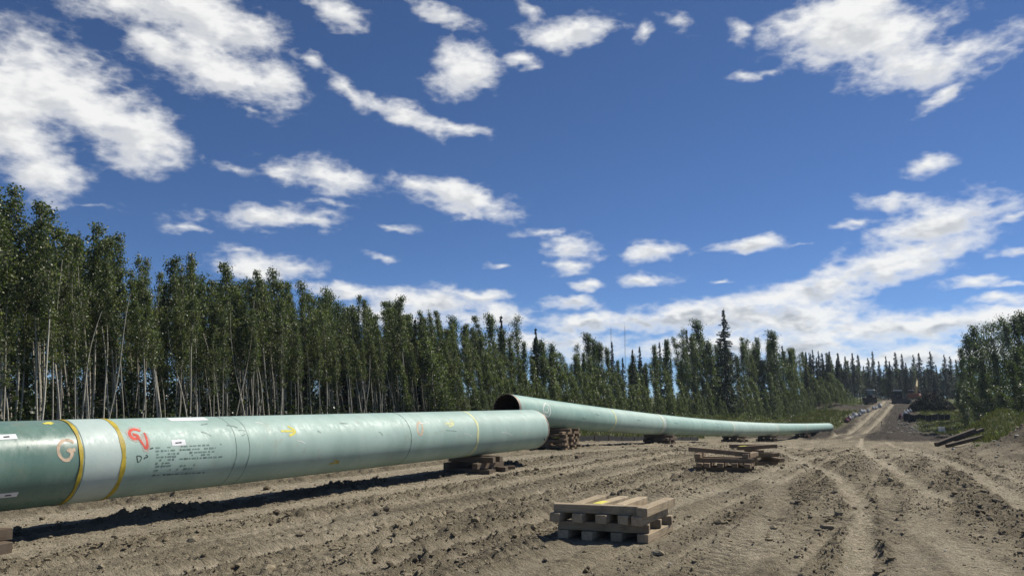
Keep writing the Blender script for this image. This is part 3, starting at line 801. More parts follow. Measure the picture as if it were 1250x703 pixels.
for i, (a, b) in enumerate(zip(joints[:-1], joints[1:])):
    sec('pipe_section', a, b, COAT_PALE if i in (1, 3) else COAT_MID, RAD, at2, L2, pipe2, 1.0)
sec('pipe_section', L2 - 1.2, L2, COAT_PALE, RAD, at2, L2, pipe2)
sec('bare_pipe_end', 0.012, .16, BARE, RAD - .004, at2, L2, pipe2)
par(shell('bevelled_rim', at2, [0, .012], RAD - .022, RAD - .007, BARE, None), pipe2)
par(shell('pipe_lining', at2, [0.014] + list(np.linspace(.5, L2, 40)), RAD - .020, RAD - .0175, INSIDE, None, seg=48), pipe2)
ring(at2, joints[1], .16, SPRAY_PALE_Y, pipe2, .003, wob=.02)
for t, w in ((joints[2], .55), (joints[3], .5), (joints[4], .5), (joints[5], .6)):
    par(shell('weld_wrap', at2, [t - w / 2, t, t + w / 2], RAD, RAD + .006, COAT_WRAP, None), pipe2)
    ring(at2, t - w / 2, .10, SPRAY_PALE_Y, pipe2, .0085); ring(at2, t + w / 2, .08, SPRAY_PINK, pipe2, .0085)
ring(at2, L2 - 1.2, .3, RUBBER, pipe2, .01, 'end_strap')
par(stroke('spray_oval', at2, L2, [(666, 492), (671, 496), (672, 504), (669, 509), (664, 506), (663, 499), (664, 494)], .06, SPRAY_W, None, closed=True), pipe2)
par(stroke('spray_letter', at2, L2, [(668, 497), (670, 500), (668, 504), (665, 502)], .04, SPRAY_W, None), pipe2)
for k in range(7):
    px = random.uniform(690, 880); py = 497 + (px - 690) * .09 + random.uniform(2, 12)
    par(stroke('scuff', at2, L2, [(px, py), (px + 5, py + 1.2)], .04, INK_GREY, None, lift=.002), pipe2)

# ------------------------------------------------------------------ timber skids
def timber_mesh(name, L, w, h, mat, seed):
    r = random.Random(seed); bm = bmesh.new()
    nseg = 3
    vs = []
    for i in range(nseg + 1):
        x = -L / 2 + L * i / nseg; tw = r.uniform(-.012, .012)
        row = []
        for (a, b) in ((-1, -1), (1, -1), (1, 1), (-1, 1)):
            row.append(bm.verts.new((x + r.uniform(-.008, .008) * (i in (0, nseg)), a * w / 2 + r.uniform(-.003, .003), b * h / 2 + r.uniform(-.003, .003) + tw * a * .3)))
        vs.append(row)
    for i in range(nseg):
        for k in range(4): bm.faces.new((vs[i][k], vs[i][(k + 1) % 4], vs[i + 1][(k + 1) % 4], vs[i + 1][k]))
    bm.faces.new(vs[0][::-1]); bm.faces.new(vs[-1])
    bmesh.ops.recalc_face_normals(bm, faces=bm.faces)
    es = [e for e in bm.edges if len(e.link_faces) == 2 and e.calc_face_angle(0) > .8]
    bmesh.ops.bevel(bm, geom=es, offset=.007, segments=1, affect='EDGES')
    me = bpy.data.meshes.new(name); bm.to_mesh(me); bm.free(); me.materials.append(mat)
    return me
TM = {}
def timber(p, yaw, L, label, group, mat=WOOD_NEW, w=.155, h=.12, roll=0., pitch=0., name='skid_timber'):
    key = (round(L, 2), w, h, mat.name, random.randrange(3))
    if key not in TM: TM[key] = timber_mesh('skid_timber', L, w, h, mat, hash(key) & 0xffff)
    o = ob(name, TM[key], None, p)
    o.rotation_euler = (roll, pitch, yaw)
    return tag(o, label, 'timber', group)
YAW = math.atan2(U2[1], U2[0])          # along the right-of-way
def xyz(s, c, dz): x, y = sc2xy(s, c); return (x, y, dz)
# near stack: local frame a (left to right) and b (front to back)
bx, by = sc2xy(*NEAR_STACK); bz = gz(bx, by) + .0
AY = R(-17); ea = Vector((math.cos(AY), math.sin(AY), 0)); BY = R(62); eb = Vector((math.cos(BY), math.sin(BY), 0))
def nst(a, b, layer): return tuple(Vector((bx, by, bz + .06 + layer * .121)) + ea * a + eb * b)
ns = 'nearest timber stack'
for a, j in ((-.55, .03), (-.18, -.02), (.22, .02), (.60, 0)): timber(nst(a, .10 + j, 0), BY, 1.22, f'front-to-back skid timber on the ground under the {ns}', 'ground layer of the nearest timber stack')
timber(nst(.0, -.36, 1), AY, 1.30, f'weathered front timber in the second layer of the {ns}', None)
for b in (.12, .55): timber(nst(.02 + b * .08, b, 1), AY + R(2), 1.28, f'cross timber behind the front one in the second layer of the {ns}', 'inner cross timbers of the nearest timber stack')
for a, b, l in ((-.62, .05, 'leftmost'), (-.31, .06, 'second from left'), (.05, .04, 'third from left'), (.36, .07, 'fourth from left')):
    timber(nst(a, b, 2), BY + R(random.uniform(-3, 3)), 1.22, f'{l} end-on timber in the third layer of the {ns}', 'third layer of the nearest timber stack')
timber(nst(.55, .02, 2), BY, 1.25, f'rightmost front-to-back timber in the third layer of the {ns}', 'third layer of the nearest timber stack')
timber(nst(-.02, -.38, 3), AY, 1.36, f'long top timber lying across the front of the {ns}', None)
timber(nst(-.42, .22, 3), BY + R(2), 1.1, f'top timber at the left end of the {ns}, running front to back', None)
yt = timber(nst(-.10, .22, 3), BY - R(2), 1.1, f'yellow-painted top timber in the middle of the {ns}', None)
timber(nst(.20, .24, 3), BY, 1.1, f'plain top timber right beside the yellow-painted one on the {ns}', None)
timber(nst(.62, .10, 3), BY, 1.38, f'long right-hand top timber of the {ns}, running front to back', None)
mbp = MB(); mbp.box((-.36, .0, .0615), (.34, .132, .003)); q = mbp.build('paint_patch', SPRAY_Y, yt)
# mid stack: dark weathered timbers
bx, by = sc2xy(*MID_STACK); bz = gz(bx, by)
AY = R(-14); ea = Vector((math.cos(AY), math.sin(AY), 0)); BY = R(68); eb = Vector((math.cos(BY), math.sin(BY), 0))
def mst(a, b, z): return tuple(Vector((bx, by, bz + z * .8)) + ea * a + eb * b)
ms = 'dark timber stack at mid distance'
mm = dict(mat=WOOD_GREY, w=.17, h=.12)
for b, l in ((-.42, 'front'), (.30, 'rear')): timber(mst(0, b, .075), AY, 1.6, f'{l} ground timber under the {ms}', 'ground timbers of the dark stack', **mm)
for a, l in ((-.60, 'leftmost'), (-.40, 'second from left'), (-.03, 'middle'), (.36, 'fourth from left'), (.70, 'rightmost')):
    timber(mst(a, .0, .226), BY, 1.35, f'{l} of the front-to-back timbers in the {ms}', 'cross timbers of the dark stack', **mm)
timber(mst(.05, -.30, .377), AY, 1.62, f'front lengthwise timber in the third layer of the {ms}', None, **mm)
timber(mst(.05, .34, .377), AY + R(3), 1.62, f'rear lengthwise timber in the third layer of the {ms}', None, **mm)
timber(mst(-.66, .05, .528), BY, 1.2, f'short cross timber near the left top of the {ms}', None, **mm)
timber(mst(-.12, -.02, .655), AY - R(9), 1.75, f'slanting top timber of the {ms}, its left end raised', None, pitch=R(4.0), **mm)
t_ = timber(mst(.72, .30, .53), BY - R(8), 1.3, f'right-hand cross timber on top of the {ms}', None, **mm)
bx, by = sc2xy(*MID_STACK2); bz = gz(bx, by)
ms2 = 'low timber pile just behind the dark stack'
for b, l in ((-.25, 'front'), (.35, 'rear')): timber(mst(.1, b, .075), R(25), 1.3, f'{l} ground timber of the {ms2}', 'ground timbers of the low pile', **mm)
for a, l in ((-.35, 'left'), (.45, 'right')): timber(mst(a, .0, .226), R(100), 1.2, f'{l} cross timber of the {ms2}', 'cross timbers of the low pile', **mm)
for b, l in ((-.2, 'front'), (.25, 'rear')): timber(mst(.1, b, .377), R(20), 1.3, f'{l} timber of the third layer in the {ms2}', 'third layer of the low pile', **mm)
timber(mst(-.1, .0, .528), R(95), 1.2, f'cross timber in the fourth layer of the {ms2}', None, **mm)
y2 = timber(mst(.0, -.15, .685), R(18), 1.35, f'slanting yellow-painted top timber of the {ms2}', None, pitch=R(-2), **mm)
mbp = MB(); mbp.box((-.5, 0, .0615), (.26, .16, .003)); mbp.build('paint_patch', SPRAY_Y, y2)
timber(mst(-.15, .4, .682), R(-4), 1.5, f'level rear top timber of the {ms2}', None, **mm)

# cribs of crossed timbers that carry the pipes
def crib(s, c, top, where, length=1.25, w=.15, h=.105, mat=WOOD_OLD, span=.9, n_par=3, skew=0.):
    x, y = sc2xy(s, c)
    zg = min(gz(*sc2xy(s + ds, c + dc)) for ds in (-.4, 0, .4) for dc in (-.4, 0, .4))
    nl = max(2, int(round((top - zg) / h))); hh = (top - zg) / nl
    for k in range(nl):
        last = k == nl - 1
        for j in range(n_par if not last else 2):
            f = (j / ((n_par if not last else 2) - 1) - .5)
            off = f * span * (1 if not last else .55) + random.uniform(-.03, .03)
            L = length + random.uniform(-.02, .22)
            lab = f"{'top' if last else 'bottom' if k == 0 else 'middle'} timber of the crib {where}"
            if (k % 2 == 0) != (nl % 2 == 0):  # across the pipe
                p = xyz(s + off, c + random.uniform(-.08, .10), zg + hh * (k + .5)); yaw = YAW - R(90)
            else:
                p = xyz(s + random.uniform(-.05, .05), c + off, zg + hh * (k + .5)); yaw = YAW
            if not last and j > 0 and random.random() < .08: continue
            timber(p, yaw + R(random.uniform(-3, 3)) + skew, L, lab, lab.replace('timber', 'timbers', 1), mat, w, round(hh - .002, 3))
sC1 = t1_at(600, 540) + P1_START
crib(sC1, -PIPE1_C, PIPE1_Z - RAD, 'under the right end of the foreground pipe', 1.3, .17, .14)
sC0 = t1_at(1, 560) + P1_START
crib(sC0 - .42, -PIPE1_C + .05, PIPE1_Z - RAD, 'under the left end of the foreground pipe', 1.2, .17, .14)
def s_on2(px, py):
    return s2[0] + t2_at(px, py)
for px, py, wh in ((688, 511, 'below the open mouth of the pipe string'), (815, 520, 'below the wide weld band of the pipe string'), (903, 525, 'third from the mouth of the pipe string'), (943, 525, 'fourth from the mouth of the pipe string'), (985, 524, 'nearest the far end of the pipe string')):
    s_ = s_on2(px, py); top = float(np.polyval(cz, s_)) - RAD - .01
    crib(s_ + .35, C2, top, wh, 1.7 if px < 700 else 1.7, span=1.3, mat=WOOD_GREY if px < 700 else WOOD_OLD, h=.115 if px < 700 else .15, w=.17)
# loose bits by the cribs
for px, py, yw, ln, lab in ((617, 574, 20, .55, 'short dark offcut lying right of the crib at the foreground pipe end'), (706, 559, 60, .35, 'small dark wood block on the bare soil right of the tall crib'), (833, 541, 85, .5, 'upright dark timber end leaning beside the crib under the wide weld band')):
    x, y, z = ground_px(px, py); timber((x, y, gz(x, y) + .06), R(yw), ln, lab, None, WOOD_OLD, .12, .10)

# dark strap drooping from the pipe end
mbs = MB()
a = Vector(ring_pt(at1, L1 - .25, R(118), RAD + .01)); e = Vector(ring_pt(at1, L1 + .2, R(170), RAD)); e.z = gz(e.x, e.y) + .02
pts = [a, a + Vector((.16, .1, -.22)), Vector((a.x + .05, a.y + .1, (a.z + e.z) / 2)), e + Vector((-.1, 0, .12)), e + Vector((-.35, -.05, 0)), e + Vector((-.9, -.2, .0))]
fine = []
for i in range(len(pts) - 1):
    for k in range(5): fine.append(pts[i].lerp(pts[i + 1], k / 5))
for _ in range(3): fine = [fine[0]] + [(fine[i - 1] + fine[i] * 2 + fine[i + 1]) / 4 for i in range(1, len(fine) - 1)] + [fine[-1]]
mbs.tube(fine, .035, 8)
tag(mbs.build('lifting_strap', RUBBER, None, True), 'dark strap drooping to the soil from the end of the foreground pipe', 'strap')

# ------------------------------------------------------------------ trees
def leaves_np(centers, size, ratio=.8, r=rng):
    """bent rhombic leaves as two triangles each"""
    n = len(centers); sz = size * r.uniform(.6, 1.35, n)
    d = r.normal(size=(n, 3)); d /= np.linalg.norm(d, axis=1)[:, None]
    e = r.normal(size=(n, 3)); e -= (e * d).sum(1)[:, None] * d; e /= np.linalg.norm(e, axis=1)[:, None]
    a = d * (sz / 2)[:, None]; b = e * (sz * ratio / 2)[:, None]
    V = np.stack([centers - a, centers + b - a * .1, centers + a, centers - b - a * .1], 1).reshape(-1, 3)
    I = np.arange(n)[:, None] * 4
    return V, np.concatenate([I + np.array([[0, 1, 2]]), I + np.array([[0, 2, 3]])], 1).reshape(-1, 3)
def tubes_np(list_of, nside):
    """list of (pts (k,3), radii (k)) -> V,F quads"""
    Vs, Fs, b = [], [], 0
    ang = np.arange(nside) * 2 * np.pi / nside
    for pts, rad in list_of:
        pts = np.asarray(pts); t = np.gradient(pts, axis=0); t /= np.linalg.norm(t, axis=1)[:, None] + 1e-9
        ref = np.where(np.abs(t[:, 2:3]) > .9, np.array([[1., 0, 0]]), np.array([[0, 0, 1.]]))
        a = np.cross(t, ref); a /= np.linalg.norm(a, axis=1)[:, None] + 1e-9; c = np.cross(t, a)
        V = pts[:, None] + (a[:, None] * np.cos(ang)[None, :, None] + c[:, None] * np.sin(ang)[None, :, None]) * np.asarray(rad)[:, None, None]
        k = len(pts); Vs.append(V.reshape(-1, 3))
        i = np.arange(k - 1)[:, None] * nside; j = np.arange(nside)[None]
        Fs.append(np.stack([i + j, i + (j + 1) % nside, i + nside + (j + 1) % nside, i + nside + j], -1).reshape(-1, 4) + b); b += k * nside
    return np.concatenate(Vs), np.concatenate(Fs)
def aspen_proto(seed, H=11., cb=.36, cr=1.15, n_br=90, per=55, leaf=.105, lmat=LEAF_ASPEN, trunk_r=.044, bend=.5, spread=.20, rise=.9, bmat=BARK_ASPEN, top_sharp=1.0):
    r = np.random.default_rng(seed)
    k = 14; zz = np.linspace(0, H, k)
    ph = r.uniform(0, 6.28); f = zz / H
    tx = -bend * f ** 2 + .16 * np.sin(f * 5 + ph) * f + .05 * np.sin(f * 13 + ph); ty = .14 * np.sin(f * 4 + ph * 2) * f
    T = np.stack([tx, ty, zz - .25 * (zz == 0)], 1)
    rad = trunk_r * (1 - .88 * f) + .012; rad[0] *= 1.25
    tv, tf = tubes_np([(T, rad)], 7)
    br, cen = [], []
    for i in range(n_br):
        h = cb + (1 - cb) * r.uniform(0, 1) ** .85 * .985; h = min(h, .985)
        p0 = np.array([np.interp(h, f, T[:, q]) for q in range(3)])
        g = (h - cb) / (1 - cb)
        rr = cr * (np.clip(g * 4.5, .30, 1)) * (.72 + .38 * math.sin(g * 9 + seed * 1.7)) * (1 - g ** 1.05 * .90 * top_sharp) * r.uniform(.35, 1.15)
        a = r.uniform(0, 6.28)
        d = np.array([math.cos(a) - .25, math.sin(a), rise * r.uniform(.4, 1.3)]); d /= np.linalg.norm(d)
        m_ = 5; tt = np.linspace(0, 1, m_)
        pts = p0 + d * rr * 1.15 * tt[:, None] + np.array([-.10, 0, .12]) * (tt ** 2)[:, None] * rr
        br.append((pts, .018 * (1 - .75 * tt) * (1.3 - .6 * g)))
        nl = int(per * r.uniform(.5, 1.4) * (.45 + rr / cr * .7))
        t = r.uniform(.22, 1.08, nl)
        base = p0 + d * (rr * 1.15 * t)[:, None] + np.array([-.10, 0, .12]) * (t ** 2)[:, None] * rr
        cen.append(base + r.normal(0, spread * .8, (nl, 3)) * np.array([1, 1, .8]))
    for i in range(10):     # dead snags below the crown
        h = r.uniform(.05, max(.08, cb)); p0 = np.array([np.interp(h, f, T[:, q]) for q in range(3)]); a = r.uniform(0, 6.28)
        d = np.array([math.cos(a), math.sin(a), r.uniform(-.2, .5)]); l = r.uniform(.25, .8)
        br.append((p0 + d * l * np.linspace(0, 1, 3)[:, None], np.array([.010, .007, .003])))
    cen = np.concatenate(cen)
    bv, bf = tubes_np(br, 4)
    lv, lf = leaves_np(cen, leaf, .85, r)
    return (np_mesh('trunk', tv, tf, bmat, True), np_mesh('limbs', bv, bf, TWIG if bmat is BARK_ASPEN else BARK_DARK, True), np_mesh('crown', lv, lf, lmat, False))
def spruce_proto(seed, H=14., R0=1.7, whorls=44, leaf=.20, gap=0.):
    r = np.random.default_rng(seed)
    k = 8; zz = np.linspace(0, H, k); T = np.stack([.05 * np.sin(zz), .05 * np.cos(zz * .8), zz - .3 * (zz == 0)], 1)
    tv, tf = tubes_np([(T, .15 * (1 - .92 * zz / H) + .01)], 7)
    br, cen = [], []
    for i in range(whorls):
        h = .07 + .91 * (i / (whorls - 1)) ** .95
        rr = R0 * (1 - h) ** .80 + .10
        rr *= r.uniform(.7, 1.15)
        nb = 6 if h < .8 else 4
        for j in range(nb):
            a = r.uniform(0, 6.28); l = rr * r.uniform(.6, 1.15)
            if r.uniform() < gap: continue
            t = np.linspace(0, 1, 4)
            d = np.array([math.cos(a), math.sin(a), 0])
            pts = np.array([0, 0, h * H]) + d * l * t[:, None]; pts[:, 2] += -.38 * l * t + .24 * l * t ** 2.5 + (.25 * l * t if h > .85 else 0)
            br.append((pts, .016 * (1 - .8 * t)))
            n = int(16 + 42 * l / R0); tq = r.uniform(.12, 1.05, n)
            b = np.array([0, 0, h * H]) + d * l * tq[:, None]; b[:, 2] += -.38 * l * tq + .24 * l * tq ** 2.5
            sd_ = np.array([-d[1], d[0], 0]); wd = (.30 * l * (1.05 - tq * .8))
            b = b + sd_ * (r.normal(0, 1, n) * wd * .6)[:, None]; b[:, 2] -= np.abs(r.normal(0, .10, n)) + .02
            cen.append(b)
    cen = np.concatenate(cen); n = len(cen)
    bv, bf = tubes_np(br, 3)
    # needle sprays: narrow blades pointing outward and down
    out = cen.copy(); out[:, 2] = 0; out += r.normal(0, .35, out.shape); out /= np.linalg.norm(out, axis=1)[:, None] + 1e-9; out[:, 2] -= r.uniform(0, .55, n); 
    sz = leaf * r.uniform(.6, 1.4, n); a = out * sz[:, None]; e = r.normal(size=(n, 3)); e -= (e * out).sum(1)[:, None] * out; e /= np.linalg.norm(e, axis=1)[:, None]; b = e * (sz * .26)[:, None]
    V = np.stack([cen - a * .5, cen + b, cen + a * .6, cen - b], 1).reshape(-1, 3); I = np.arange(n)[:, None] * 4
    F = np.concatenate([I + np.array([[0, 1, 2]]), I + np.array([[0, 2, 3]])], 1).reshape(-1, 3)
    return (np_mesh('trunk', tv, tf, BARK_DARK, True), np_mesh('limbs', bv, bf, BARK_DARK, True), np_mesh('crown', V, F, NEEDLE, False))
ASP = [aspen_proto(100 + i, H=11 + .6 * (i % 3), cb=(.40, .52, .34, .56, .46, .37, .50)[i], cr=(1.5, 1.25, 1.75, 1.1, 1.4, 1.8, 1.3)[i], n_br=92, per=56, leaf=.105, spread=.19, bend=(.7, 1.3, .5, 1.0, .3, .9, 1.6)[i], top_sharp=(1., .9, 1.05, .8, 1.08, 1., .95)[i]) for i in range(7)]
YNG = [aspen_proto(200 + i, H=6. + i * .5, cb=.10, cr=1.0 + .1 * i, n_br=95, per=42, leaf=.12, lmat=LEAF_YOUNG, trunk_r=.04, bend=.75, spread=.2, rise=1.1) for i in range(4)]
FUL = [aspen_proto(300 + i, H=11 + i, cb=.14, cr=2.0 + .25 * i, n_br=150, per=52, leaf=.17, lmat=LEAF_DENSE, trunk_r=.13, bend=.3, spread=.34, rise=.8, top_sharp=.85) for i in range(4)]
SPR = [spruce_proto(400, 14, 1.75, 46, gap=.05), spruce_proto(401, 14, 1.35, 44, gap=.2), spruce_proto(402, 14, 2.0, 42, gap=.1)]
print('protos', sum(len(m_.polygons) for P in ASP + YNG + FUL + SPR for m_ in P))
def tree(name, proto, x, y, scale, label, group, lean=3., rot=None, wid=1., cat='tree', z=None):
    if z is None:
        s, c = xy2sc(x, y); z = float(base_z(np.array([s]), np.array([c]))[0]) - .03
    e = bpy.data.objects.new(name, None); C.objects.link(e); e.empty_display_size = .2
    rz = random.uniform(-.9, .9) if rot is None else rot
    M4 = Matrix.Translation((x, y, z)) @ Matrix.Rotation(R(-lean), 4, 'Y') @ Matrix.Rotation(rz, 4, 'Z') @ Matrix.Diagonal((scale * wid, scale * wid, scale, 1))
    e.matrix_world = M4
    for nm, me in zip(('trunk', 'limbs', 'crown'), proto):
        o = bpy.data.objects.new(nm, me); C.objects.link(o); o.parent = e
        if nm != 'trunk': o['kind'] = 'stuff'
    return tag(e, label, cat, group)
# the stand on the left: arc length along the forest edge
EL = np.concatenate([[0], np.cumsum(np.linalg.norm(np.diff(EDGE, axis=0), axis=1))])
def edge_at(l):
    p = np.array([np.interp(l, EL, EDGE[:, k]) for k in range(2)])
    q = np.array([np.interp(l + .5, EL, EDGE[:, k]) for k in range(2)]) - np.array([np.interp(l - .5, EL, EDGE[:, k]) for k in range(2)])
    q /= np.linalg.norm(q); return p, np.array([-q[1], q[0]])
def tops_px(px):      # photograph's treetop line, as pixels
    return np.interp(px, [-80, 0, 30, 60, 110, 150, 185, 220, 250, 300, 330, 365, 400, 450, 500, 560, 600, 640, 690, 740, 790, 850, 900, 950, 1000, 1040, 1070], [190, 212, 245, 262, 275, 300, 318, 298, 335, 328, 322, 352, 340, 368, 366, 385, 382, 392, 420, 412, 425, 398, 400, 412, 425, 432, 440])
def px_of(x, y): # column where a ground position shows
    yc = y * math.cos(PITCH); return 625 + FPX * x / (yc + 1e-6) * 1.0
def height_for(x, y, top_py):
    px = px_of(x, y); d = ray(px, top_py); return CAM_H + d[2] * (y / d[1])
n_as = 0
ZONES = [(-1e9, 'beyond the left edge of the weld wrap'), (95, 'above the weld wrap and red spray letter'), (190, 'above the stencilled lettering'), (262, 'above the pair of dark scuff rings'), (330, 'above the bright yellow arrow'), (385, 'just right of the bright yellow arrow'), (455, 'midway between the two yellow arrows'), (520, 'above the pale arrow and yellow ring'), (590, 'left of and above the open pipe mouth')]
def zone(px):
    return [z for p, z in ZONES if px >= p][-1]
for row in range(7):
    l = 8 + row * .37
    while l < EL[6] - .5:
        p, nv = edge_at(l)
        off = row * 1.55 + random.uniform(-.6, .6) + (.0 if row else .3)
        x, y = p + nv * off
        px = px_of(x, y)
        if px < -110:
            l += 1.5; continue
        hz = height_for(x, y, tops_px(px)); z0 = .1
        fr = random.uniform(.58, .97) if row < 3 else random.uniform(.74, 1.0)
        if random.random() < .12: fr = 1.04
        H = np.clip((hz - z0) * fr, 6.5, 15.5)
        pr = random.choice(ASP)
        hp = pr[0].vertices[-1].co.z
        if row >= 4 and px > 330 and random.random() < .25:
            tree('spruce_tree', random.choice(SPR), x, y, H * .97 / 14, 'dark spruce deep in the aspen stand ' + zone(px), 'spruces deep in the aspen stand', 0)
        else:
            if row < 2: lab, grp = 'pale-trunked aspen in the front rows, ' + zone(px), 'front aspens '
            else: lab, grp = 'aspen behind the front rows, ' + zone(px), 'inner aspens '
            tree('aspen_tree', pr, x, y, H / hp, lab, grp + zone(px), lean=random.choice([0, 1, 2, 3, 4, 5, 7, 9, -2]), wid=random.uniform(.75, 1.25)); n_as += 1
        l += random.uniform(.75, 1.45) * (1 + .12 * row)
print('aspens', n_as)
# bare dead poles in the front of the stand
for k in range(26):
    p, nv = edge_at(random.uniform(12, EL[6])); x, y = p + nv * random.uniform(-.4, 4); px = px_of(x, y)
    if px < -20: continue
    r_ = np.random.default_rng(900 + k)
    H = (height_for(x, y, tops_px(px)) - .1) * random.uniform(.45, .85); f = np.linspace(0, 1, 9)
    T = np.stack([.25 * np.sin(f * 4 + k) * f, .2 * np.cos(f * 3 + k) * f, f * H], 1); T[:, 0] -= T[0, 0]
    e = tag(empty('dead_pole', (x, y, float(base_z(*[np.array([v]) for v in xy2sc(x, y)])[0]) - .05)), 'thin bare dead trunk in the stand, ' + zone(px), 'dead tree', 'bare dead trunks in the stand')
    e.rotation_euler = (R(random.uniform(-6, 6)), R(random.uniform(-14, 9)), 0)
    v, fq = tubes_np([(T, .035 * (1 - .75 * f) + .006)], 6); ob('trunk', np_mesh('trunk', v, fq, BARK_ASPEN, True), e)
    br = []
    for j in range(9):
        h = r_.uniform(.25, .97); p0 = np.array([np.interp(h, f, T[:, q]) for q in range(3)]); a_ = r_.uniform(0, 6.28); br.append((p0 + np.array([math.cos(a_), math.sin(a_), r_.uniform(0, .8)]) * r_.uniform(.2, .7) * np.linspace(0, 1, 3)[:, None], np.array([.010, .007, .003])))
    v, fq = tubes_np(br, 3); tag(ob('twigs', np_mesh('twigs', v, fq, TWIG, True), e), kind='stuff')
# bushy trees that close the back of the stand
for row in range(4):
    l = 4 + row
    while l < EL[6] + 4:
        p, nv = edge_at(l); x, y = p + nv * (11.5 + row * 3.6 + random.uniform(-1.2, 1.2)); px = px_of(x, y)
        if px < -150:
            l += 2.5; continue
        H = max(5, (height_for(x, y, tops_px(px)) - .1) * random.uniform(.62, .95)); pr = random.choice(FUL)
        tree('poplar_tree', pr, x, y, H / pr[0].vertices[-1].co.z, 'bushy dark poplar at the back, ' + zone(px), 'bushy poplars at the back of the stand', random.uniform(0, 4), wid=random.uniform(.8, 1.15))
        l += random.uniform(1.9, 3.2)
# mixed wood further along the edge
PZ = [(-1e9, 'near the open pipe mouth'), (700, 'above the first yellow ring of the far pipe'), (780, 'above the wide weld band of the far pipe'), (850, 'above the third crib of the far pipe'), (925, 'above the far half of the pipe string'), (990, 'above the far end of the pipe string')]
def pzone(px): return [z for p, z in PZ if px >= p][-1]
for row in range(4):
    l = EL[6] - 1 + row
    while l < EL[-1]:
        p, nv = edge_at(l); off = 1 + row * 3.0 + random.uniform(-1, 1); x, y = p + nv * off
        px = px_of(x, y); hz = height_for(x, y, tops_px(px)); s_, c_ = xy2sc(x, y); z0 = float(base_z(np.array([s_]), np.array([c_]))[0])
        H = max(6, (hz - z0) * random.uniform(.66, 1.0)); u = random.random()
        if px > 985 and u < .85 or u < (.08 if row < 2 else .22):
            tree('spruce_tree', random.choice(SPR), x, y, H * 1.02 / 14, 'dark spruce in the mixed wood ' + pzone(px), 'spruces in the mixed wood', 0, wid=random.uniform(.8, 1.1))
        elif u < .75:
            pr = random.choice(FUL); tree('poplar_tree', pr, x, y, H / pr[0].vertices[-1].co.z, 'leafy poplar in the mixed wood ' + pzone(px), 'poplars in the mixed wood', random.uniform(0, 4), wid=random.uniform(.7, .95))
        else:
            pr = random.choice(ASP); tree('aspen_tree', pr, x, y, H / pr[0].vertices[-1].co.z, 'aspen in the mixed wood ' + pzone(px), 'aspens in the mixed wood', random.uniform(0, 5), wid=random.uniform(1.0, 1.4))
        l += random.uniform(2.4, 4.0) * (1 + .15 * row)
# single spruce that stands above the rest
def tree_px(name, proto, px, top, dist, label, group=None, lean=0., wid=1., hp=14., z=None):
    d = ray(px, 480); x, y = d[0] / d[1] * dist, dist
    s_, c_ = xy2sc(x, y); z0 = float(base_z(np.array([s_]), np.array([c_]))[0])
    dt = ray(px, top); H = CAM_H + dt[2] / dt[1] * dist - z0
    return tree(name, proto, x, y, H / hp, label, group, lean, wid=wid)
tree_px('spruce_tree', SPR[2], 887, 376, 128, 'tall dark spruce standing alone above the treetops behind the far pipe string', wid=1.15)
for px, top, dist, wid in ((635, 388, 96, .9), (950, 405, 150, 1.15), (858, 392, 140, 1.1), (722, 408, 118, 1.1)):
    tree_px('poplar_tree', FUL[px % 4], px, top, dist, 'tall poplar rising above its neighbours ' + pzone(px), 'tall poplars above the far pipe string', 1, wid, FUL[px % 4][0].vertices[-1].co.z)
# young leaning aspens in front of the wood
for row in range(3):
    l = EL[5] - 6 + row * 1.3
    while l < EL[-2] + 8:
        p, nv = edge_at(l); x, y = p + nv * (-.8 - row * 1.9 + random.uniform(-.8, .8)); pr = random.choice(YNG)
        f = (1.0, .8, .55)[row] * random.uniform(.65, 1.2)
        tree('aspen_sapling', pr, x, y, f * (1 + .0 * l), 'young leaning aspen at the wood edge ' + pzone(px_of(x, y)), 'young aspens along the wood edge', random.uniform(3, 11), wid=random.uniform(.9, 1.3))
        l += random.uniform(1.5, 2.7)
# spruces closing the far end of the clearing
FAR = [(1062, 436), (1068, 428), (1075, 440), (1084, 434), (1088, 440), (1096, 429), (1104, 431), (1108, 442), (1118, 432), (1125, 430), (1134, 446), (1139, 428), (1145, 444), (1156, 432), (1163, 434), (1170, 438), (1178, 436), (1186, 440), (1050, 432), (1043, 430), (1034, 434), (1025, 430), (1015, 428), (1006, 430), (1091, 446), (1113, 448), (1130, 450), (1150, 450), (1056, 446), (1080, 452), (1100, 452), (1121, 454), (1142, 456), (1160, 450)]
for px, top in FAR:
    tree_px('spruce_tree', random.choice(SPR), px, top, random.uniform(222, 262), 'narrow dark spruce closing the far end of the clearing ' + ('left of the haul road' if px < 1075 else 'above the haul road' if px < 1112 else 'right of the excavator boom'), 'spruces at the far end of the clearing', 0, random.uniform(1.05, 1.45))
for k in range(64):
    px = 985 + k * 3.4
    pr = FUL[k % 4]; tree_px('poplar_tree', pr, px, random.uniform(448, 466), random.uniform(236, 290), 'low dark bush of foliage beneath the far spruces', 'low poplars beneath the far spruces', 0, 1.7, pr[0].vertices[-1].co.z)
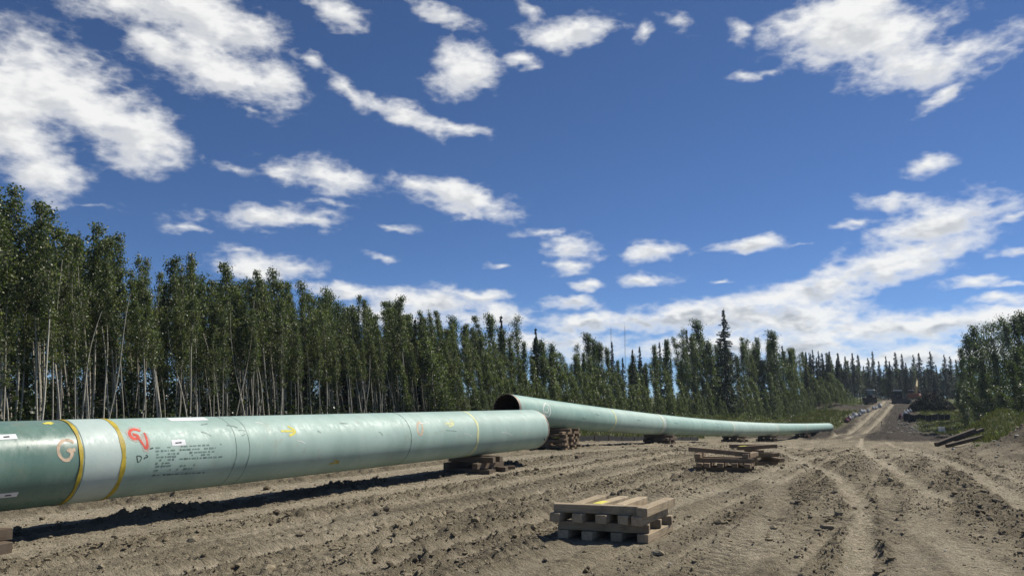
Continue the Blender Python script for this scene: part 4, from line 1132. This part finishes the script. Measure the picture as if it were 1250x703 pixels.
# leafy trees on the right
RT = [(1180, 425, 128), (1190, 408, 122), (1198, 400, 112), (1207, 412, 100), (1215, 398, 108), (1224, 396, 98), (1232, 389, 104), (1240, 394, 94), (1252, 386, 98), (1262, 382, 92), (1278, 378, 90), (1248, 425, 84), (1222, 430, 92), (1205, 440, 104), (1188, 446, 118), (1300, 370, 88), (1176, 455, 135), (1240, 440, 80)]
for px, top, dist in RT:
    pr = random.choice(FUL); tree_px('poplar_tree', pr, px, top, dist, 'dense leafy poplar at the right edge beyond the grassy mound', 'leafy trees on the right', 1, random.uniform(.75, 1.0), pr[0].vertices[-1].co.z)
for px, top, dist in ((1196, 470, 96), (1214, 474, 90), (1232, 470, 84), (1250, 468, 80), (1180, 474, 108)):
    pr = random.choice(YNG); tree_px('aspen_sapling', pr, px, top, dist, 'low leafy sapling at the foot of the trees on the right', 'saplings at the foot of the right-hand trees', 4, 1.6, pr[0].vertices[-1].co.z)

# undergrowth: one mass of leaves on the forest floor, and grass
def ug():
    cs = []
    for _ in range(1500):
        l = random.uniform(2, EL[-1]); p, nv = edge_at(l); off = random.uniform(.5, 15) ; x, y = p + nv * off
        h = random.uniform(.5, 2.2); n = int(34 * h)
        q = rng.normal(0, 1, (n, 3)) * np.array([.5, .5, .3]) * h + np.array([x, y, h * .55])
        s_, c_ = xy2sc(x, y); q[:, 2] = np.abs(q[:, 2]) + float(base_z(np.array([s_]), np.array([c_]))[0]); cs.append(q)
    for _ in range(800):
        l = random.uniform(2, EL[7]); p, nv = edge_at(l); x, y = p + nv * random.uniform(7, 26); h = random.uniform(2, 4.5)
        q = rng.normal(0, 1, (110, 3)) * np.array([.55, .55, .5]) * np.array([1.2, 1.2, h * .45]) + np.array([x, y, h * .5]); q[:, 2] = np.abs(q[:, 2]); cs.append(q)
    V, F = leaves_np(np.concatenate(cs), .24, .7)
    tag(ob('undergrowth', np_mesh('undergrowth', V, F, LEAF_SHRUB)), 'dark leafy undergrowth beneath the aspen stand', 'undergrowth', kind='stuff')
ug()
def grass(name, S, Cc, hmin, hmax, label):
    x, y = sc2xy(S, Cc); z = ground(S, Cc); n = len(S); b = 4
    x = np.repeat(x, b) + rng.normal(0, .07, n * b); y = np.repeat(y, b) + rng.normal(0, .07, n * b); z = np.repeat(z, b)
    h = rng.uniform(hmin, hmax, n * b); a = rng.uniform(0, 6.28, n * b); w = .018 + .03 * h
    lx, ly = rng.normal(-.12, .28, n * b) * h, rng.normal(0, .28, n * b) * h
    p0 = np.stack([x - w * np.cos(a), y - w * np.sin(a), z - .03], 1); p1 = np.stack([x + w * np.cos(a), y + w * np.sin(a), z - .03], 1)
    p2_ = np.stack([x + lx, y + ly, z + h], 1)
    V = np.stack([p0, p1, p2_], 1).reshape(-1, 3); F = np.arange(n * b * 3).reshape(-1, 3)
    return tag(ob(name, np_mesh(name, V, F, GRASS)), label, 'grass', kind='stuff')
def greenpick(S, Cc, thr=.5):
    g = ground(S, Cc, True)[3] * sstep(-.35, .1, fbm(S * .35, Cc * .45, 2, 77) + .12); k = g > thr * rng.uniform(.4, 1.4, len(S)); return S[k], Cc[k]
S, Cc = greenpick(np.concatenate([rng.uniform(20, 168, 30000), rng.uniform(118, 168, 7000)]), np.concatenate([rng.uniform(-44, -17, 30000), rng.uniform(-24, -11, 7000)]))
grass('grass', S, Cc, .15, .55, 'green grass strip along the foot of the wood behind the far pipe')
S, Cc = greenpick(rng.uniform(48, 185, 34000), rng.uniform(-5, 14, 34000))
grass('grass', S, Cc, .12, .45, 'green grass and weeds covering the mound on the right')

def weeds():
    cs = []
    for _ in range(900):
        p, nv = edge_at(random.uniform(EL[4], EL[-1])); x, y = p + nv * random.uniform(-6, .5); h = random.uniform(.25, 1.1)
        q = rng.normal(0, 1, (int(26 + 30 * h), 3)) * np.array([.45, .45, .3]) * h + np.array([x, y, h * .4]); q[:, 2] = np.abs(q[:, 2]) + float(base_z(*[np.array([v]) for v in xy2sc(x, y)])[0]); cs.append(q)
    for _ in range(100):
        s_, c_ = random.uniform(52, 150), random.uniform(1.5, 9); x, y = sc2xy(s_, c_); h = random.uniform(.2, .8)
        q = rng.normal(0, 1, (40, 3)) * np.array([.45, .45, .3]) * h + np.array([x, y, h * .4]); q[:, 2] = np.abs(q[:, 2]) + float(base_z(np.array([s_]), np.array([c_]))[0]); cs.append(q)
    V, F = leaves_np(np.concatenate(cs), .15, .55)
    tag(ob('weeds', np_mesh('weeds', V, F, LEAF_YOUNG)), 'tangled leafy weeds and brush along the foot of the wood and on the mound', 'weeds', kind='stuff')
weeds()

# ------------------------------------------------------------------ site clutter far down the clearing
# silt fences
def silt_fence(pts, h, label, post_every=2.2):
    root = tag(empty('silt_fence', (pts[0][0], pts[0][1], pts[0][2])), label, 'fence')
    mb = MB(); P = [Vector(p) for p in pts]
    for a, b in zip(P[:-1], P[1:]):
        d = (b - a).normalized(); nrm = Vector((-d.y, d.x, 0)) * .012
        for i in range(4):
            p, q = a.lerp(b, i / 4), a.lerp(b, (i + 1) / 4); s0, s1 = -.05 * math.sin(math.pi * i / 4), -.05 * math.sin(math.pi * (i + 1) / 4)
            lo = Vector((0, 0, -.1)); t0, t1 = Vector((0, 0, h + s0)), Vector((0, 0, h + s1))
            mb.add([p + lo - nrm, q + lo - nrm, q + t1 - nrm, p + t0 - nrm, p + lo + nrm, q + lo + nrm, q + t1 + nrm, p + t0 + nrm], [(0, 1, 2, 3), (4, 7, 6, 5), (3, 2, 6, 7), (0, 4, 5, 1), (0, 3, 7, 4), (1, 5, 6, 2)])
    par(mb.build('fence_cloth', FENCE), root)
    for p in P:
        m2 = MB(); m2.box((p.x + .03, p.y - .03, p.z + h * .5 + .05), (.045, .045, h + .4), None, .8); par(m2.build('fence_post', POSTWOOD), root)
    return root
def line_px(pts, n):
    P = np.array([ground_px(*p) for p in pts]); t = np.linspace(0, 1, n); L = np.linspace(0, 1, len(P))
    out = []
    for k in t:
        x, y = np.interp(k, L, P[:, 0]), np.interp(k, L, P[:, 1]); out.append((x, y, gz(x, y)))
    return out
silt_fence(line_px([(1103, 513), (1130, 515), (1160, 512)], 9), 1.0, 'black silt fence in front of the dark brush pile by the haul road')
q = [(sc2xy(s, -19.5 - .02 * s)[0], sc2xy(s, -19.5 - .02 * s)[1]) for s in np.linspace(46, 76, 12)]
silt_fence([(x, y, gz(x, y)) for x, y in q], .38, 'low black silt fence seen beneath the far pipe string')
# brush pile
x, y, z = ground_px(1138, 506); y *= 1.06; x *= 1.06; z = gz(x, y)
bp = tag(empty('brush_pile', (x, y, z)), 'heap of dark cut brush and branches behind the black silt fence', 'brush pile')
mb = MB()
for k in range(170):
    a = random.uniform(0, 6.28); r_ = random.uniform(0, 3.4) ; hh = 4.0 * (1 - (r_ / 3.8) ** 1.3) * random.uniform(.1, 1)
    p = Vector((x + r_ * math.cos(a) * 1.2, y + r_ * math.sin(a), z + max(.05, hh))); d = Vector((random.gauss(0, 1), random.gauss(0, 1), random.gauss(0, .45))).normalized() * random.uniform(.6, 1.6)
    mb.tube([p - d * .5, p + d * .05 + Vector((0, 0, .08)), p + d * .5], [.05, .04, .02], 4)
par(mb.build('branches', BARK_DARK), bp)
n = 8000; r_ = 3.5 * np.sqrt(rng.uniform(0, 1, n)); a = rng.uniform(0, 6.28, n)
cen = np.stack([x + r_ * np.cos(a) * 1.2, y + r_ * np.sin(a), z + 4.0 * (1 - (r_ / 3.8) ** 1.4) * rng.uniform(0, 1, n) ** .6], 1)
V, F = leaves_np(cen, .24, .6); par(tag(ob('withered_foliage', np_mesh('withered_foliage', V, F, WITHER)), kind='stuff'), bp)
# sacks beside the haul road
def sack(px, py, h, label, group, mat=SACK):
    x, y, z = ground_px(px, py); z = gz(x, y) - .03
    bm = bmesh.new(); bmesh.ops.create_icosphere(bm, subdivisions=3, radius=1)
    sx, sy = h * random.uniform(.42, .55), h * random.uniform(.36, .48); ph = random.uniform(0, 6)
    for v in bm.verts:
        t = v.co.z; a = math.atan2(v.co.y, v.co.x); bulge = 1 + .08 * math.sin(3 * a + ph) * (1 - abs(t))
        w = bulge * (1.0 if t < .1 else 1 - .62 * ((t - .1) / .9) ** 1.2)
        sq = max(abs(math.cos(a)), abs(math.sin(a))); rr = math.sqrt(max(0, 1 - abs(t) ** 3.0)) / math.sqrt(max(1e-4, 1 - t * t)) if abs(t) < .99 else 1
        v.co = Vector((v.co.x * rr * w / sq ** .35 * sx, v.co.y * rr * w / sq ** .35 * sy, (t + 1) / 2 * h + (.05 * h * math.sin(2 * a + ph) if t > .5 else 0)))
    me = bpy.data.meshes.new('sack'); bm.to_mesh(me); bm.free(); me.materials.append(mat); me.polygons.foreach_set('use_smooth', np.full(len(me.polygons), True))
    o = tag(ob('sand_sack', me, None, (x, y, z)), label, 'sack', group); o.rotation_euler = (R(random.uniform(-8, 8)), R(random.uniform(-8, 8)), ph)
    m2 = MB(); m2.tube([(0, 0, h * .90), (.02, 0, h * 1.02), (-.03, .02, h * 1.1)], [h * .09, h * .06, h * .12], 7); t_ = m2.build('tied_neck', mat, o, True)
    return o
for k in range(13):
    f = k / 12; sack(1037 + 37 * f + random.uniform(-1.3, 1.3), 513 - 16 * f - random.uniform(0, .8), random.uniform(.55, .95) , 'white sack in the row along the left side of the haul road', 'white sacks left of the haul road')
for k in range(3): sack(1033 + k * 1.6, 516 - k, .8, 'dark red sack at the near end of the left row of sacks', 'dark red sacks beside the haul road', SACK_RED)
for k in range(7):
    f = k / 6; sack(1103 + 16 * f, 511 - 17 * f, random.uniform(.55, .9), 'white sack in the row along the right side of the haul road', 'white sacks right of the haul road')
for k in range(2): sack(1099.5 + k * 2, 511.5 - k, .85, 'dark red sack at the near end of the right row of sacks', 'dark red sacks right of the haul road', SACK_RED)
# white board, stake
x, y, z = ground_px(1150, 529); z = gz(x, y)
sg = tag(empty('notice_board', (x, y, z)), 'small blank white board on a stake in front of the black silt fence', 'sign')
mb = MB(); mb.box((x, y, z + .55), (.95, .03, .95), Matrix.Rotation(R(-5), 3, 'Z') @ Matrix.Rotation(R(-14), 3, 'X')); par(mb.build('panel', BOARD, bevel=.006), sg)
for dx in (-.3, .3):
    mb = MB(); mb.box((x + dx, y + .20, z + .38), (.05, .04, .95)); par(mb.build('stake', POSTWOOD), sg)
x, y, z = ground_px(1076, 521); z = gz(x, y)
mb = MB(); mb.box((x, y, z + .4), (.10, .06, 1.0), Matrix.Rotation(R(8), 3, 'Y'), .8)
mb.add([(x - .07, y - .04, z + .78), (x + .2, y - .05, z + .74), (x + .16, y - .05, z + .92), (x - .07, y - .04, z + .95)], [(0, 1, 2, 3)])
tag(mb.build('survey_stake', POSTWOOD), 'pale wooden survey stake standing at the foot of the haul road', 'stake')
# long dark timbers on the right, one end up on the soil bank
a = ground_px(1148, 547); A0 = Vector((a[0], a[1], float(base_z(*[np.array([v]) for v in xy2sc(a[0], a[1])])[0])))
for (da, db, hs, lab) in (((0, .5, .22), (3.1, 1.3, 1.12), .26, 'upper long dark beam of the pile at the right, slanting up onto the bank'), ((.45, .05, .16), (3.2, .7, .72), .22, 'lower long dark beam of the right-hand pile, nearest the camera'), ((1.6, 1.1, .5), (4.0, 1.9, 1.15), .20, 'short dark beam half buried behind the others in the right-hand pile')):
    A = A0 + Vector(da); B = A0 + Vector(db); d = B - A
    timber(tuple((A + B) / 2), math.atan2(d.y, d.x), d.length, lab, None, LOG, hs * 1.15, hs, 0, -math.asin(d.z / d.length), 'long_beam')
# machines
def tracks(root, L, w, gauge, h):
    for sgn in (-1, 1):
        mb = MB(); n = 14; prof = []
        for k in range(n):
            a = 2 * math.pi * k / n; prof.append((math.copysign(L / 2 - h / 2, math.cos(a)) + h / 2 * math.cos(a), h / 2 + h / 2 * math.sin(a)))
        mb.prism(prof, sgn * gauge / 2 - w / 2, sgn * gauge / 2 + w / 2)
        t = par(mb.build('track', M_STEEL), root); WH = t
        for k in range(5):
            m2 = MB(); yy = -L / 2 + h * .5 + (L - h) * k / 4; m2.tube([(sgn * (gauge / 2 + w / 2), yy, h * .42), (sgn * (gauge / 2 + w / 2 + .05), yy, h * .42)], h * .28, 10); par(m2.build('road_wheel', M_DARK), WH)
def finish(root, x, y, yaw, label, k=.85):
    z = gz(x, y); root.location = (x, y, z); root.rotation_euler = (0, 0, yaw); root.scale = (k, k, k); return tag(root, label, 'excavator' if 'excavator' in label else 'bulldozer')
def excavator(px, py, yaw, mat, label, boom=(55, -60), k=1.):
    x, y, _ = ground_px(px, py)
    root = empty('excavator'); tracks(root, 4.2 * k, .65, 2.6, .95)
    mb = MB(); mb.tube([(0, 0, .9), (0, 0, 1.2)], .75, 14); par(mb.build('turntable', M_DARK), root)
    mb = MB(); mb.box((0, -.55, 1.75), (2.8, 3.6, 1.1)); par(mb.build('house', mat, bevel=.08), root)
    mb = MB(); mb.box((0, -2.2, 1.75), (2.8, .7, 1.3)); par(mb.build('counterweight', mat, bevel=.1), root)
    mb = MB(); mb.box((-.85, .75, 2.25), (1.05, 1.75, 1.75), None, .9); cab = par(mb.build('cab', mat if mat is not M_ORANGE else M_DARK, bevel=.05), root)
    mb = MB(); mb.box((-.85, .75, 3.16), (1.05, 1.7, .10)); par(mb.build('cab_roof', M_WHITE), cab)
    for c_, d_ in (((-.85, 1.60, 2.45), (.8, .06, 1.0)), ((-1.36, .75, 2.5), (.06, 1.2, .8)), ((-.34, .75, 2.5), (.06, 1.2, .8)), ((-.85, -.10, 2.5), (.8, .06, .7))):
        m2 = MB(); m2.box(c_, d_); par(m2.build('window', M_GLASS), cab)
    a = R(boom[0]); p0 = Vector((.25, .9, 1.7)); p1 = p0 + Vector((0, math.cos(a), math.sin(a))) * 2.6; a2 = a - R(28); p2_ = p1 + Vector((0, math.cos(a2), math.sin(a2))) * 2.9
    mb = MB(); mb.tube([p0, p1, p2_], [.30, .36, .20], 4); par(mb.build('boom', M_YELLOW), root)
    b = R(boom[1]); p3 = p2_ + Vector((0, math.cos(b), math.sin(b))) * 2.7
    mb = MB(); mb.tube([p2_ - (p3 - p2_) * .15, p2_, p3], [.14, .24, .14], 4); par(mb.build('stick', M_YELLOW), root)
    mb = MB(); mb.prism([(p3.y, p3.z), (p3.y + .5, p3.z - .3), (p3.y + .45, p3.z - 1.0), (p3.y - .3, p3.z - 1.1), (p3.y - .55, p3.z - .5)], -.3, .85); par(mb.build('bucket', M_DARK), root)
    mb = MB(); mb.tube([p0 + Vector((0, .5, -.1)), p1 + Vector((0, .35, -.1))], .10, 8); par(mb.build('hydraulic_cylinder', M_STEEL), root)
    return finish(root, x, y, yaw, label)
def dozer(px, py, yaw, mat, label, boom=False):
    x, y, _ = ground_px(px, py); root = empty('pipelayer' if boom else 'bulldozer'); tracks(root, 3.6, .65, 2.2, 1.25)
    mb = MB(); mb.box((0, .9, 1.45), (1.5, 2.2, 1.1)); par(mb.build('engine_hood', mat, bevel=.08), root)
    mb = MB(); mb.box((0, -1.0, 1.3), (1.7, 1.7, .9)); par(mb.build('rear_body', mat, bevel=.06), root)
    mb = MB()
    for sx in (-.75, .75):
        for sy in (-1.6, -.2): mb.box((sx, sy, 2.45), (.1, .1, 1.5))
    cab = par(mb.build('cab_frame', M_DARK), root)
    mb = MB(); mb.box((0, -.9, 3.28), (1.9, 2.0, .26)); par(mb.build('cab_roof', M_WHITE, bevel=.03), cab)
    for c_, d_ in (((0, -.2, 2.5), (1.3, .04, 1.1)), ((0, -1.62, 2.5), (1.3, .04, 1.1)), ((-.76, -.9, 2.5), (.04, 1.2, 1.1)), ((.76, -.9, 2.5), (.04, 1.2, 1.1))):
        m2 = MB(); m2.box(c_, d_); par(m2.build('window', M_GLASS), cab)
    mb = MB(); mb.prism([(2.3, .15), (2.55, .05), (2.42, .7), (2.55, 1.35), (2.4, 1.35), (2.28, .7)], -1.7, 1.7); par(mb.build('blade', M_STEEL), root)
    for sx in (-.9, .9):
        m2 = MB(); m2.box((sx, 1.3, .75), (.16, 2.2, .22)); par(m2.build('push_arm', M_STEEL), root)
    mb = MB(); mb.tube([(.4, 1.3, 2.0), (.4, 1.3, 2.9)], .07, 8); par(mb.build('exhaust_pipe', M_DARK), root)
    mb = MB(); mb.box((0, -2.1, 1.0), (1.0, .6, .7)); par(mb.build('ripper', M_STEEL, bevel=.04), root)
    return finish(root, x, y, yaw, label)
dozer(1063, 492.4, R(150), M_DARK, 'dark bulldozer with a white cab roof left of the haul road, by the soil mound')
dozer(1097, 491.8, R(160), M_DARK, 'dark bulldozer with a white cab roof at the top of the haul road')
excavator(1117, 491.5, R(-35), M_ORANGE, 'orange excavator with its yellow boom raised, beside the dark brush pile', (66, -70))
# far masts
def mast(px, top, dist, label):
    d = ray(px, 470); x, y = d[0] / d[1] * dist, dist; s_, c_ = xy2sc(x, y); z = float(base_z(np.array([s_]), np.array([c_]))[0])
    dt = ray(px, top); H = CAM_H + dt[2] / dt[1] * dist - z; root = tag(empty('radio_mast', (x, y, z)), label, 'mast'); w = .32
    L = [Vector((x + w * math.cos(a), y + w * math.sin(a), 0)) for a in (0, 2.094, 4.189)]
    for l in L:
        m2 = MB(); m2.tube([l + Vector((0, 0, z)), l + Vector((0, 0, z + H))], .035, 4); par(m2.build('mast_leg', MASTM), root)
    mb = MB(); nb = int(H / 1.2)
    for i in range(nb):
        z0, z1 = z + H * i / nb, z + H * (i + 1) / nb
        for a, b in ((0, 1), (1, 2), (2, 0)): mb.tube([L[a] + Vector((0, 0, z0)), L[b] + Vector((0, 0, z1))], .018, 3, False)
    par(mb.build('lattice_bracing', MASTM), root)
    mb = MB(); mb.tube([(x, y, z + H), (x, y, z + H + 2)], .05, 5); par(mb.build('antenna', MASTM), root)
mast(747, 401, 420, 'left one of the two thin radio masts above the treetops')
mast(764, 399, 430, 'right one of the two thin radio masts above the treetops')

# ------------------------------------------------------------------ summer haze over the whole clearing
x0, x1, y0, y1 = GX.min() - 3, GX.max() + 3, GY.min() - 3, GY.max() + 3
mb = MB(); mb.box(((x0 + x1) / 2, (y0 + y1) / 2, (Z.min() - 1 + 66) / 2), (x1 - x0, y1 - y0, 66 - (Z.min() - 1)))
hm = bpy.data.materials.new('summer_haze'); hm.use_nodes = True; hn = hm.node_tree.nodes; hn.clear()
pv = hn.new('ShaderNodeVolumePrincipled'); pv.inputs['Color'].default_value = (.70, .85, 1.0, 1); pv.inputs['Density'].default_value = .00015; pv.inputs['Anisotropy'].default_value = .25
oo = hn.new('ShaderNodeOutputMaterial'); hm.node_tree.links.new(pv.outputs[0], oo.inputs['Volume'])
tag(mb.build('haze', hm), 'thin summer haze over the whole clearing', 'haze', kind='stuff')
